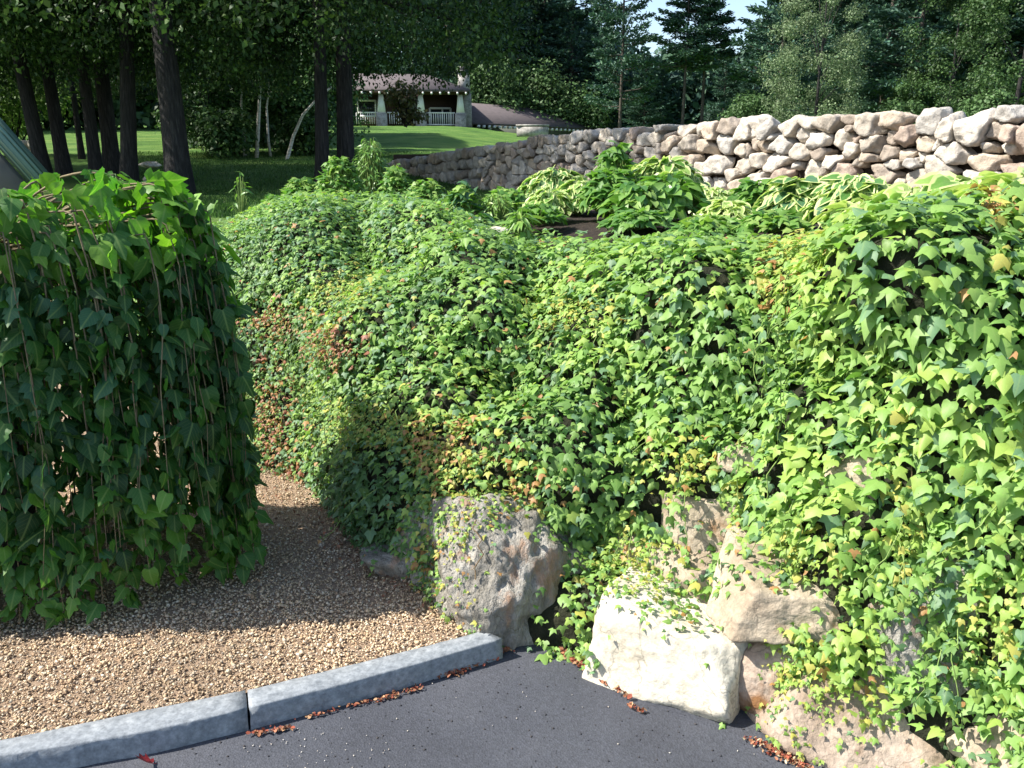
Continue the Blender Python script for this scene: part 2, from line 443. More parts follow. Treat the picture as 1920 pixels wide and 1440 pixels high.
x_, y_, _ = project(np.c_[P, np.full(len(P), GZ)])
P = P[(x_ > -700)]
print("pebbles", len(P))
zz = GZ + .001 + rng.uniform(-.003, .005, len(P))
pebbles("gravel", np.c_[P, zz], np.clip(rng.lognormal(-4.92, .38, len(P)), .0035, .02), GP, kind="stuff", label="tan and cream pea gravel covering the bed behind the kerb")
# ------------------------------------------------------------------ bank under the ivy
base = [np.array(p, float) for p in [(-40, 8.4, GZ), (-5, 6.6, GZ), (-2.6, 5.7, GZ)]]
base += [G(475, 858, GZ), G(575, 895, GZ), G(640, 945, GZ), G(700, 1020, GZ), G(785, 1075, GZ), G(860, 1140, GZ), G(960, 1200, 0), G(1090, 1225, 0), G(1180, 1230, 0),
         G(1380, 1290, 0), G(1560, 1400, 0), G(1750, 1460, 0), np.array([1.9, 1.2, 0]), np.array([40, -14, 0])]
crest = [np.array(p, float) for p in [(-40, 10, 1.0), (-5.4, 8.0, 1.0), (-3.3, 7.0, 1.05)]]
crest += [W(425, 435, 5.5), W(500, 405, 5.6), W(580, 385, 5.6), W(680, 382, 5.4), W(790, 400, 5.0), W(900, 440, 4.6), W(1000, 478, 4.2), W(1120, 485, 3.8), W(1270, 485, 3.5),
          W(1420, 490, 3.1), W(1560, 480, 2.75), W(1700, 418, 2.5), np.array([2.3, 1.75, 1.62]), np.array([40, -11, 1.6])]
base, crest = np.array(base), np.array(crest)
NS, NT = 420, 70
# parameter along the bank: concentrate on the part in view
kk = np.arange(len(base), dtype=float)
tt = np.concatenate([np.linspace(0, 3, 30, endpoint=False), np.linspace(3, 14, NS - 50, endpoint=False), np.linspace(14, 16, 20)])
def smooth_interp(P, t):
    out = np.zeros((len(t), 3))
    Pp = np.concatenate([[2 * P[0] - P[1]], P, [2 * P[-1] - P[-2]]])
    i = np.clip(t.astype(int), 0, len(P) - 2); f = (t - i)[:, None]
    p0, p1, p2, p3 = Pp[i], Pp[i + 1], Pp[i + 2], Pp[i + 3]
    cr = 0.5 * ((2 * p1) + (-p0 + p2) * f + (2 * p0 - 5 * p1 + 4 * p2 - p3) * f ** 2 + (-p0 + 3 * p1 - 3 * p2 + p3) * f ** 3)
    lin = p1 * (1 - f) + p2 * f
    w = np.where((t >= 3) & (t <= 14), 1.0, 0.0)[:, None]
    return cr * w + lin * (1 - w)
B = smooth_interp(base, tt); C = smooth_interp(crest, tt)
v = np.linspace(0, 1, NT)
hh = (v ** 1.55)[None, :, None]; vz = (1 - (1 - v) ** 1.35)[None, :, None]
BK = B[:, None] * (1 - hh) + C[:, None] * hh
BK[..., 2] = (B[:, None, 2:] * (1 - vz) + C[:, None, 2:] * vz)[..., 0]
BK[:, 0, 2] -= .05
def grid_normals(Gd):
    du = np.gradient(Gd, axis=0); dv = np.gradient(Gd, axis=1)
    n = np.cross(du, dv); n /= np.linalg.norm(n, axis=2)[..., None] + 1e-9
    return n
nrm = grid_normals(BK)
if nrm[200, 30, 1] > 0: nrm = -nrm
px, py, dep = project(BK.reshape(-1, 3)); px = px.reshape(BK.shape[:2]); py = py.reshape(BK.shape[:2])
humps = [(560, 470, 110, 110, .16), (500, 660, 60, 80, .07), (860, 590, 150, 110, .17), (690, 650, 90, 80, .10), (1290, 570, 150, 120, .19), (1690, 520, 180, 150, .17),
         (700, 930, 100, 100, .10), (1070, 860, 120, 90, .12), (860, 790, 130, 60, .08), (1560, 980, 110, 100, .05), (1850, 760, 120, 150, .07), (1050, 480, 110, 50, .08), (780, 420, 100, 50, .1),
         (1110, 1010, 45, 60, -.14), (950, 720, 50, 50, -.10), (1470, 650, 45, 60, -.12), (680, 470, 40, 80, -.12), (1180, 780, 35, 60, -.08), (1330, 1010, 130, 90, -.10), (600, 740, 40, 60, -.06), (770, 520, 35, 60, -.06), (1010, 560, 40, 50, -.05), (1560, 700, 40, 60, -.06), (880, 800, 60, 25, -.05), (1660, 640, 40, 70, -.05), (1400, 760, 60, 35, -.06)]
disp = np.zeros_like(px)
for hx, hy, rx, ry, a in humps:
    disp += (1.35 if a > 0 else 2.0) * a * np.exp(-(((px - hx) / rx) ** 2 + ((py - hy) / ry) ** 2))
nz = np.array([noise.fractal(Vector(p) * 2.2, 0.9, 2.0, 3) for p in BK.reshape(-1, 3)]).reshape(px.shape)
env = np.minimum(v * 6, 1)[None] * np.minimum((1 - v) * 5 + .15, 1)[None]
nz2 = np.array([noise.noise(Vector(p) * 6.5 + Vector((9, 2, 4))) for p in BK.reshape(-1, 3)]).reshape(px.shape)
disp = (disp + nz * .075 + nz2 * .022 - .03) * env
BK = BK + nrm * disp[..., None]
nrm = grid_normals(BK)
if nrm[200, 30, 1] > 0: nrm = -nrm
idx = np.arange(len(tt) * NT).reshape(len(tt), NT)
BF = np.stack([idx[:-1, :-1], idx[1:, :-1], idx[1:, 1:], idx[:-1, 1:]], -1).reshape(-1, 4)
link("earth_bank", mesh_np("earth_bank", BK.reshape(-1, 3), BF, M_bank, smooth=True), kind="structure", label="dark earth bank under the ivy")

# ------------------------------------------------------------------ upper terrain
def H(x, y):
    x = np.asarray(x, float); y = np.asarray(y, float)
    left = np.interp(y, [0, 6, 12, 15, 20, 30, 40, 65, 95, 125, 220], [1.05, 1.05, 1.06, 1.18, 1.46, 2.05, 2.75, 4.05, 4.1, 6.5, 20])
    right = np.interp(y, [0, 2, 4, 6, 8.4, 14, 20, 40, 65, 80, 95, 125, 220], [1.55, 1.48, 1.25, 1.24, 1.20, 1.08, 1.40, 2.3, 3.25, 3.35, 3.6, 6.5, 20])
    w = np.clip((x + 2.0 + .05 * y) / (2.2 + .10 * y), 0, 1); w = w * w * (3 - 2 * w)
    return left * (1 - w) + right * w
NJ = 110
ang = np.interp(tt, [0, 3, 14, 16], np.radians([178, 128, 40, -18]))
far = np.stack([260 * np.cos(ang), 260 * np.sin(ang) + 5, np.zeros_like(ang)], 1)
w = np.linspace(0, 1, NJ) ** 3.2
TE = C[:, None] * (1 - w[None, :, None]) + far[:, None] * w[None, :, None]
hz = H(TE[..., 0], TE[..., 1])
dist = np.linalg.norm((TE - C[:, None])[..., :2], axis=2)
bl = np.clip(dist / 1.0, 0, 1); bl = bl * bl * (3 - 2 * bl)
TE[..., 2] = C[:, None, 2] * (1 - bl) + hz * bl
jit = np.array([noise.noise(Vector((p[0], p[1], 0)) * 1.7) for p in TE.reshape(-1, 3)]).reshape(hz.shape) * .03
TE[..., 2] += jit * np.clip(dist, 0, 1)
TE[:, 0, 2] -= .02
WR, WC = np.array([3.6, 6.0]), np.array([-0.45, 14.0])            # stone wall line, right end and corner
idx = np.arange(len(tt) * NJ).reshape(len(tt), NJ)
TF = np.stack([idx[:-1, :-1], idx[1:, :-1], idx[1:, 1:], idx[:-1, 1:]], -1).reshape(-1, 4)
Vt = TE.reshape(-1, 3)
cen = Vt[TF].mean(1)
side = (WC[0] - WR[0]) * (cen[:, 1] - WR[1]) - (WC[1] - WR[1]) * (cen[:, 0] - WR[0])     # >0: camera side of the wall
bedm = (side > -.6) & (cen[:, 0] > -1.0 - 0.0 * cen[:, 1]) & (cen[:, 1] < 14) & (cen[:, 0] < 9)
def submesh(V, F):
    u, inv = np.unique(F, return_inverse=True)
    return V[u], inv.reshape(F.shape)
link("planting_bed", mesh_np("planting_bed", *submesh(Vt, TF[bedm]), M_soil, smooth=True), kind="structure", label="dark mulched bed below the dry stone wall")
link("lawn", mesh_np("lawn", *submesh(Vt, TF[~bedm]), M_lawn, smooth=True), kind="structure", label="green lawn rising to the lodge")

# ------------------------------------------------------------------ rocks
def rock_mesh(radii, planes, seed, sub=5, p=14, amp=.04, nscale=2.5, jag=0.0, rot=0.0, nrand=7):
    """faceted star-shaped boulder: softmin over plane distances, then broken up with noise (local coordinates)"""
    V0, F0 = {3: ICO3, 4: ICO4, 5: ICO5, 6: ICO6}[sub]
    r = np.random.default_rng(seed)
    pl = [(np.array(n_, float) / np.linalg.norm(n_), d_) for n_, d_ in planes]
    for _ in range(nrand):
        n_ = r.normal(0, 1, 3); n_ /= np.linalg.norm(n_); pl.append((n_, r.uniform(.86, 1.05)))
    acc = np.full(len(V0), .62 ** p)
    for n_, d_ in pl:
        acc += (np.maximum(V0 @ n_, 0) / d_) ** p
    rr = acc ** (-1 / p)
    V = V0 * rr[:, None] * np.array(radii)
    mr = float(np.mean(radii))
    sv = Vector((seed * 3.1, seed * 1.7, seed * .9))
    dn = np.array([noise.fractal(Vector(q) / mr * nscale + sv, 0.8, 2.1, 6) for q in V])
    if jag > 0:
        dj = np.array([noise.ridged_multi_fractal(Vector(q) / mr * nscale * 1.3 + sv, 0.8, 2.2, 5, 1.0, 2.0) for q in V]) - 1.2
        dn = dn + dj * jag
    V = V + V0 * (dn * amp * mr)[:, None]
    c, s = math.cos(rot), math.sin(rot)
    V = V @ np.array([[c, -s, 0], [s, c, 0], [0, 0, 1]]).T
    return V, F0

BVf = BK.reshape(-1, 3); _bx, _by, _bd = project(BVf)
def onbank(px_, py_, into):
    d2 = (_bx - px_) ** 2 + (_by - py_) ** 2
    c = np.argsort(d2)[:6]
    return W(px_, py_, float(BVf[c][:, 1].mean()) + into)
ROCKS = []
def boulder(label, loc, radii, planes, seed, mat, cat="boulder", group=None, name="boulder", **kw):
    Vr, Fr = rock_mesh(radii, planes, seed, **kw)
    o = link(name, mesh_np(name, Vr, Fr, mat, smooth=True), loc=tuple(loc), label=label, category=cat)
    if group: o['group'] = group
    ROCKS.append((Vr + np.array(loc), Fr))
    return o
g = G(950, 1215, 0)
boulder("craggy grey rock outcrop at the end of the kerb", (g[0] - .02, g[1] + .22, .10), (.285, .25, .355), [((-.5, -.7, .5), .85), ((.6, -.8, .1), .85), ((-.1, -1, -.2), .95), ((-.9, -.3, .1), .8), ((.1, -.6, .8), .9)], 3, M_rock_grey, sub=6, amp=.11, nscale=1.8, jag=.42, p=22, nrand=14)
g = G(850, 1120, GZ)
boulder("low grey rock shoulder between gravel and craggy outcrop", (g[0] + .03, g[1] + .15, .13), (.18, .17, .19), [((-.6, -.7, .3), .9)], 14, M_rock_grey, amp=.10, jag=.25, p=18, nrand=10)
g = G(735, 1080, GZ)
boulder("small flat grey rock on the gravel below the round dark ivy clump", (g[0], g[1] + .05, .10), (.10, .07, .06), [((0, 0, 1), .8)], 8, M_rock_grey, sub=4, amp=.1)
# white block
boulder("large cream-white angular boulder standing on the asphalt edge", (.560, 2.350, .080), (.275, .25, .205),
        [((-.58, -.81, .14), .80), ((-.40, -.80, -.45), .92), ((.82, -.57, .04), .84), ((-.84, .54, .06), .92), ((.20, -.10, 1), .76), ((-.62, -.55, .55), 1.06), ((.35, -.8, .55), 1.04), ((0, 1, 0), .9)], 21, M_rock_white, sub=6, p=46, amp=.038, nscale=2.2, nrand=0)
# overhanging slab
def bb(label, px_, py_, into, radii, planes, seed, mat, **kw):
    c_ = onbank(px_, py_, into)
    boulder(label, (c_[0], c_[1], c_[2]), radii, planes, seed, mat, **kw)
bb("wide tan slab boulder overhanging the dark gap beside the white boulder", 1500, 1112, .08, (.275, .22, .11),
   [((0, -.2, -1), .72), ((-.2, -1, .15), .8), ((.9, -.4, .1), .9), ((0, -.4, 1), .85), ((-.95, -.1, .2), .85)], 33, M_rock_tan, sub=6, p=30, amp=.05, nrand=3)
bb("blocky tan stone half hidden in yellow ivy", 1312, 965, .06, (.17, .18, .12), [((-.2, -1, .3), .75), ((0, 0, 1), .8), ((1, -.2, 0), .85), ((-1, -.3, 0), .85)], 41, M_rock_tan, p=30, amp=.045, nrand=3)
bb("broad flat tan slab under the blocky tan stone, above the overhanging slab", 1400, 1050, .09, (.30, .18, .085), [((0, -1, .2), .8)], 42, M_rock_tan, p=12, amp=.06)
g = G(1640, 1440, 0)
boulder("big pinkish boulder with rusty brown stain at the driveway edge", (g[0] + .215, g[1] + .25, .09), (.39, .28, .27), [((-.35, -.8, .55), .82), ((0, 0, 1), .85), ((.8, -.5, .2), .9)], 57, M_rock_pink, sub=6, p=24, amp=.05, nrand=9)
g = G(1440, 1370, 0)
boulder("pale rounded stone between the white boulder and pinkish boulder", (g[0] + .04, g[1] + .16, .09), (.16, .15, .15), [((-.4, -.9, .3), .85)], 58, M_rock_pink, p=12, amp=.06)
bb("grey boulder behind thin hanging ivy above the pinkish boulder", 1870, 1190, .17, (.22, .24, .19), [((-.3, -1, .1), .8)], 63, M_rock_grey, sub=6, amp=.08, jag=.2)
bb("grey brown stone beside the dark crack near the driveway", 1905, 1420, .04, (.10, .14, .10), [((-.3, -1, .2), .85)], 64, M_rock_tan, amp=.07)
bb("shaded tan stone peeking out of a gap in the ivy", 1615, 885, .03, (.085, .10, .06), [((-.3, -1, .2), .8)], 65, M_rock_tan, amp=.06)
bb("small whitish stone peeking out above the blocky tan stone", 1395, 864, .03, (.055, .07, .035), [((-.3, -1, .2), .8)], 66, M_rock_tan, sub=4, amp=.06)
c_ = W(928, 438, 4.45)
boulder("small pale flat stone on top of the ivy bank", (c_[0], c_[1], c_[2]), (.09, .08, .045), [((0, 0, 1), .7)], 67, M_rock_white, sub=4, amp=.05)

# ------------------------------------------------------------------ leaf machinery
def leaf_template(outline, center, fold=.25, droop=.25, wave=0.0):
    """outline right half from base (x=0) to tip (x=0); returns verts, tris, edge, uv. Local +Y to tip, +Z upper face"""
    right = [np.array(p, float) for p in outline]
    left = [np.array((-p[0], p[1])) for p in outline[1:-1]][::-1]
    ring = right + left
    mid = [(0, center * .35), (0, center), (0, center + (outline[-1][1] - center) * .55)]
    pts = [np.array(m) for m in mid] + ring
    P = np.array(pts)
    m = len(ring); nR = len(right)
    tris = []
    ymax = outline[-1][1]
    def near(i, j):
        y = (ring[i][1] + ring[j][1]) / 2
        return 0 if y < center * .6 else (1 if y < center + (ymax - center) * .45 else 2)
    prev = None
    for i in range(m):
        j = (i + 1) % m; k = near(i, j)
        tris.append([3 + i, 3 + j, k])
        j2 = (j + 1) % m
        k2 = near(j, j2)
        if k2 != k: tris.append([3 + j, k2, k] if k2 != k else None)
    x, y = P[:, 0], P[:, 1]
    z = -fold * np.abs(x) ** 1.2 - droop * y ** 2 + wave * np.sin(y * 9 + np.sign(x) * 1.3) * np.abs(x)
    V = np.stack([x, y, z], 1)
    T = []
    for t in tris:
        a, b, c = t
        s = (x[b] - x[a]) * (y[c] - y[a]) - (x[c] - x[a]) * (y[b] - y[a])
        if abs(s) < 1e-9: continue
        T.append([a, b, c] if s > 0 else [a, c, b])
    e = np.r_[np.zeros(3), np.ones(m)]
    return V, np.array(T), e, P
IVY = [leaf_template([(0, .06), (.22, -.12), (.38, -.04), (.76, .38), (.33, .38), (.25, .60), (.11, .90), (0, 1.22)], .33, .30, .25),
       leaf_template([(0, .05), (.20, -.10), (.44, .02), (.66, .52), (.31, .46), (.20, .74), (0, 1.18)], .33, .38, .32),
       leaf_template([(0, .06), (.24, -.08), (.46, .10), (.56, .34), (.34, .44), (.20, .78), (0, 1.10)], .33, .24, .38),
       leaf_template([(0, .06), (.22, -.10), (.36, .0), (.60, .40), (.30, .42), (.16, .80), (0, 1.15)], .33, .80, .10, .15),
       leaf_template([(0, .05), (.20, -.06), (.34, .06), (.40, .30), (.30, .52), (.16, .76), (0, 1.0)], .33, .30, -.15, .25)]
MUL = [leaf_template([(0, .06), (.20, -.06), (.36, .08), (.42, .28), (.36, .40), (.40, .50), (.26, .70), (.13, .88), (0, 1.08)], .35, .25, .30, .12),
       leaf_template([(0, .06), (.22, -.07), (.38, .06), (.52, .26), (.30, .34), (.40, .58), (.20, .66), (.14, .86), (0, 1.10)], .35, .35, .18, .15),
       leaf_template([(0, .05), (.24, -.05), (.38, .14), (.40, .40), (.28, .68), (.10, .90), (0, 1.05)], .35, .15, .40, .2)]
HOS = [leaf_template([(0, .04), (.24, -.04), (.40, .15), (.42, .40), (.32, .68), (.13, .88), (0, 1.0)], .4, -.35, .3),
       leaf_template([(0, .02), (.18, .0), (.32, .22), (.30, .50), (.16, .80), (0, 1.0)], .4, -.3, .35)]
LAN = [leaf_template([(0, 0), (.09, .10), (.14, .35), (.11, .65), (.04, .9), (0, 1.05)], .4, -.2, .45)]
TPL = {'ivy': IVY, 'mul': MUL, 'hos': HOS, 'lan': LAN}
_cache = {}
def leaf_mesh(fam, k, tint, mat):
    key = (fam, k, tuple(np.round(tint, 3)), mat.name)
    if key not in _cache:
        V, T, e, P = TPL[fam][k]
        c = np.c_[np.tile(tint, (len(V), 1)), e]
        _cache[key] = mesh_np("leaf", V, T, mat, c, P, smooth=True)
    return _cache[key]

def frames(nrm_, tip):
    """rotation matrices: columns side, tip, normal"""
    Z = nrm_ / (np.linalg.norm(nrm_, axis=1)[:, None] + 1e-9)
    Y = tip - (tip * Z).sum(1)[:, None] * Z
    Y /= np.linalg.norm(Y, axis=1)[:, None] + 1e-9
    X = np.cross(Y, Z)
    return np.stack([X, Y, Z], 2)

def place_leaves(root, fam, P, R, s, tint_idx, palette, mat, score=None, max_parts=300, stuff="foliage"):
    """the best-scored leaves become parts of root (children), the rest one 'stuff' part"""
    n = len(P)
    if n == 0: return
    k = rng.integers(0, len(TPL[fam]), n)
    palette = np.array(palette)
    order = np.arange(n)
    if score is None: score = s
    sel = np.argsort(-score)[:max_parts]
    off = np.array(root.location)
    for i in sel:
        me = leaf_mesh(fam, int(k[i]), palette[tint_idx[i]], mat)
        o = bpy.data.objects.new("leaf", me)
        COL.objects.link(o); o.parent = root
        M4 = np.eye(4); M4[:3, :3] = R[i] * s[i]; M4[:3, 3] = P[i] - off
        o.matrix_local = Matrix(M4.tolist())
    rest = np.setdiff1d(order, sel)
    if len(rest) == 0: return
    Vs, Fs, Cs, Us, o_ = [], [], [], [], 0
    for kk_ in range(len(TPL[fam])):
        r = rest[k[rest] == kk_]
        if len(r) == 0: continue
        V0, T0, e0, U0 = TPL[fam][kk_]; m = len(V0)
        warp = V0[None] * np.stack([rng.uniform(.8, 1.15, len(r)), np.ones(len(r)), rng.uniform(.4, 1.8, len(r))], 1)[:, None]
        V = np.einsum('nij,nkj->nki', R[r] * s[r][:, None, None], warp) + (P[r] - off)[:, None]
        c = palette[tint_idx[r]] * rng.uniform(.78, 1.22, (len(r), 1))
        c = np.concatenate([np.repeat(c[:, None], m, 1), np.broadcast_to(e0[None, :, None], (len(r), m, 1))], 2)
        Vs.append(V.reshape(-1, 3)); Cs.append(c.reshape(-1, 4)); Us.append(np.tile(U0, (len(r), 1)))
        Fs.append((T0[None] + (np.arange(len(r)) * m)[:, None, None]).reshape(-1, 3) + o_); o_ += len(r) * m
    link(stuff, mesh_np(stuff, np.concatenate(Vs), np.concatenate(Fs), mat, np.concatenate(Cs), np.concatenate(Us), smooth=True), root, kind="stuff")

# ------------------------------------------------------------------ ivy
#          0 deep        1 mid              2 bright           3 blue green         4 yellow green      5 yellow          6 orange          7 red
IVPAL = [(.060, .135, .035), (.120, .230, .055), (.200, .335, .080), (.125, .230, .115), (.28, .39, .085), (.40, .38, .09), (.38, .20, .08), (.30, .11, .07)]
small_zones = [(520, 610, 55, 40, 'r'), (640, 650, 50, 35, 'r'), (520, 800, 45, 110, 'r'), (555, 890, 40, 50, 'r'), (850, 850, 80, 60, 'o'), (880, 960, 80, 110, 'y'), (980, 920, 45, 60, 'o'),
               (1290, 890, 100, 60, 'y'), (1200, 1080, 90, 90, 'y'), (1390, 960, 30, 80, 'y'), (1500, 480, 70, 60, 'y'), (1460, 560, 40, 40, 'o'), (1690, 960, 30, 180, 'y'),
               (1470, 1240, 110, 60, 'y'), (1540, 1330, 130, 90, 'y'), (1860, 400, 40, 60, 'o'), (1100, 600, 80, 40, 'y'), (720, 800, 120, 50, 'y'), (640, 560, 60, 40, 'y'), (870, 1080, 60, 90, 'o'), (1530, 1060, 70, 60, 'y'), (1870, 1180, 60, 90, 'y'), (620, 1020, 50, 60, 'r')]
bare = [(980, 1110, 95, 110, .93), (870, 1090, 50, 70, .6), (1010, 1010, 60, 60, .5), (735, 1062, 38, 24, 1.0), (1250, 1275, 150, 95, .985), (1150, 1180, 50, 55, .97), (1385, 1260, 35, 80, 1.0),
        (1340, 950, 45, 38, .93), (1270, 960, 38, 50, .85), (1340, 1005, 38, 30, .85), (1225, 915, 25, 30, .8), (1400, 1050, 150, 40, .5), (1400, 1145, 90, 42, .97), (1540, 1140, 65, 45, .93), (1530, 1075, 40, 30, .6), (1400, 1215, 90, 30, .75),
        (1620, 885, 46, 38, .93), (1395, 862, 32, 17, .9), (1640, 1380, 140, 65, .84), (1770, 1370, 90, 50, .82), (1440, 1330, 60, 50, .6), (1850, 1370, 50, 60, .8), (1770, 1260, 50, 50, .5), (1890, 1110, 40, 50, .45), (1600, 1290, 80, 30, .6),
        (1120, 1380, 60, 40, 1.0), (1090, 395, 60, 18, .8)]
def ivy_fields(px, py):
    """leaf size, density factor and colour weights at picture positions (used only to say what grows where)"""
    size = np.interp(px, [420, 700, 1000, 1300, 1600, 1920], [.026, .028, .032, .036, .040, .0445])
    size = size * np.where(py > 950, np.interp(py, [950, 1150, 1440], [1, .8, .62]), 1.0)
    z = np.zeros_like(px); zy = np.zeros_like(px); zo = np.zeros_like(px); zr = np.zeros_like(px)
    for x, y, a, b, t in small_zones:
        g_ = np.exp(-(((px - x) / a) ** 2 + ((py - y) / b) ** 2) * 1.2)
        z = np.maximum(z, g_)
        if t == 'y': zy = np.maximum(zy, g_)
        if t == 'o': zo = np.maximum(zo, g_)
        if t == 'r': zr = np.maximum(zr, g_)
    dens = np.ones_like(px)
    for x, y, a, b, s_ in bare:
        d2 = ((px - x) / a) ** 2 + ((py - y) / b) ** 2
        dens *= 1 - s_ * np.clip(1.6 - d2, 0, 1)
    return size * (1 - .48 * z), dens, zy, zo, zr

def scatter_surface(V, F, per_m2, dens_fn, thick=.05):
    """sample points on quads/tris"""
    if F.shape[1] == 4: F = np.concatenate([F[:, [0, 1, 2]], F[:, [0, 2, 3]]])
    a, b, c = V[F[:, 0]], V[F[:, 1]], V[F[:, 2]]
    nn = np.cross(b - a, c - a); ar = np.linalg.norm(nn, axis=1) / 2
    nn = nn / (2 * ar[:, None] + 1e-12)
    cen_ = (a + b + c) / 3
    x, y, f = project(cen_)
    vis = (x > -250) & (x < 3300) & (y > -300) & (y < 2600) & (cen_[:, 1] > .35) & (f > .3)
    d_ = dens_fn(x, y) * vis * np.where((x > -60) & (x < 2000) & (y > -60) & (y < 1500), 1.0, .5)
    lam = ar * d_ * per_m2
    cnt = rng.poisson(lam)
    fi = np.repeat(np.arange(len(F)), cnt)
    u = rng.random((len(fi), 2)); fl = u.sum(1) > 1; u[fl] = 1 - u[fl]
    P = a[fi] + (b - a)[fi] * u[:, :1] + (c - a)[fi] * u[:, 1:]
    return P, nn[fi]

BV = BK.reshape(-1, 3)
def bank_density(x, y):
    s_, d_, *_ = ivy_fields(x, y)
    return d_ * (.042 / s_) ** 1.85 * np.interp(x, [1200, 1500], [1.0, 1.45])
P1, N1 = scatter_surface(BV, BF, 1850, bank_density)
N1 = N1 * (1.0 if N1[:, 2].mean() > 0 else -1.0)
# the mat spills back over the crest
rP, rN = [], []
def rock_density(x, y):
    s_, d_, *_ = ivy_fields(x, y)
    return d_ * (.042 / s_) ** 2
iq = np.arange(len(tt) * 46).reshape(len(tt), 46)
TQ = np.stack([iq[:-1, :-1], iq[1:, :-1], iq[1:, 1:], iq[:-1, 1:]], -1).reshape(-1, 4)
VQ = TE[:, :46].reshape(-1, 3)
def crest_density(x, y):
    return bank_density(x, y) * .8
p_, n_ = scatter_surface(VQ, TQ, 2000, crest_density)
n_ = n_ * (1.0 if n_[:, 2].mean() > 0 else -1.0)
dC = np.min(np.linalg.norm(p_[:, None, :2] - C[None, ::3, :2], axis=2), axis=1)
k_ = dC < .10 + .22 * rng.random(len(p_)) ** 1.5
P1 = np.concatenate([P1, p_[k_]]); N1 = np.concatenate([N1, n_[k_]])
for (Vr, Fr) in ROCKS[:-1]:
    p_, n_ = scatter_surface(Vr, Fr, 900, rock_density)
    k_ = ((n_ * (EYE - p_)).sum(1) > 0) | (n_[:, 2] > .3)
    k_ &= rng.random(len(p_)) < np.clip(.55 + n_[:, 2] * .9, .25, 1)
    rP.append(p_[k_]); rN.append(n_[k_])
P2, N2 = np.concatenate(rP), np.concatenate(rN)
PI = np.concatenate([P1, P2]); NI = np.concatenate([N1, N2]); onrock = np.r_[np.zeros(len(P1), bool), np.ones(len(P2), bool)]
# shoots that hang free of the mat
cand = np.where((N1[:, 2] < .8) & (P1[:, 2] > .35))[0]
shoots, shP, shN = [], [], []
for i in rng.choice(cand, 260, replace=False):
    nn_ = N1[i] * np.array([1, 1, .3]); nn_ /= np.linalg.norm(nn_)
    L_ = rng.uniform(.12, .38); m = int(L_ / .022); sidew = np.cross(nn_, [0, 0, 1.0]); sw_ = rng.normal(0, .35)
    pts = []
    for k_ in range(m):
        q_ = k_ / (m - 1)
        pts.append(P1[i] + nn_ * (.055 + .085 * math.sin(min(q_ * 2.2, 1) * math.pi / 2)) + np.array([0, 0, -1]) * L_ * q_ * .9 + sidew * sw_ * L_ * q_ + rng.normal(0, .004, 3))
    shoots.append(np.array(pts)); shP += pts; shN += [nn_] * m
PI = np.concatenate([PI, np.array(shP)]); NI = np.concatenate([NI, np.array(shN)]); onrock = np.r_[onrock, np.zeros(len(shP), bool)]
shoot_leaf = np.r_[np.zeros(len(PI) - len(shP), bool), np.ones(len(shP), bool)]
n = len(PI); print("ivy leaves", n)
pxl, pyl, fl_ = project(PI)
size, dens, zy, zo, zr = ivy_fields(pxl, pyl)
size = size * rng.lognormal(0, .24, n)
size = np.where(onrock, size * .72, size)
layer = rng.random(n)
size = np.where(shoot_leaf, size * .72, size)
size = np.where(rng.random(n) < .22, size * rng.uniform(.45, .75, n), size)
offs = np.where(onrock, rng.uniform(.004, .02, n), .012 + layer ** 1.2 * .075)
# strands: little ridges that run downhill
up = np.array([0, 0, 1.0])
LeafN = NI * rng.uniform(.45, .8, (n, 1)) + up * rng.uniform(.55, 1.25, (n, 1)) * np.where(layer < .45, .35, 1.0)[:, None] + rng.normal(0, .30, (n, 3))
tip = -up[None] + NI * .35 + rng.normal(0, .38, (n, 3))
# on the flat top the leaves point downhill
down = np.c_[NI[:, :2], np.full(n, -.35)]
tip = np.where((NI[:, 2] > .75)[:, None], down + rng.normal(0, .4, (n, 3)), tip)
RI = frames(LeafN, tip)
Ppos = PI + NI * offs[:, None] - RI[:, :, 1] * (size * .4)[:, None]
# clumped colour
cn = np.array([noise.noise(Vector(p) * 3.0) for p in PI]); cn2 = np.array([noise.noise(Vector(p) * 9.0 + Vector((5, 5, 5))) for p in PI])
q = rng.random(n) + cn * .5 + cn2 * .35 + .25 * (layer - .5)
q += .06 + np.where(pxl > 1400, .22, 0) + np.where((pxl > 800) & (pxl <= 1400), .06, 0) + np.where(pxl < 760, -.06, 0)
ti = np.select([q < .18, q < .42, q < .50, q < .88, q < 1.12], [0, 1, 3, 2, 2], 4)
bl_ = (rng.random(n) < np.where(pxl < 800, .25, .07)); ti = np.where(bl_ & (ti < 3), 3, ti)
r_ = rng.random(n)
ti = np.where(r_ < zy * .75, np.where(rng.random(n) < .6, 4, 5), ti)
ti = np.where(rng.random(n) < zo * .7, np.where(rng.random(n) < .55, 6, 5), ti)
ti = np.where(rng.random(n) < zr * .6, np.where(rng.random(n) < .5, 7, 6), ti)
ti = np.where((rng.random(n) < .02) & (size < .034), 6, ti)
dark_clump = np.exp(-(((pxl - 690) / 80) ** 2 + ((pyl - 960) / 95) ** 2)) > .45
ti = np.where(dark_clump & (rng.random(n) < .8), np.where(rng.random(n) < .6, 0, 3), ti)
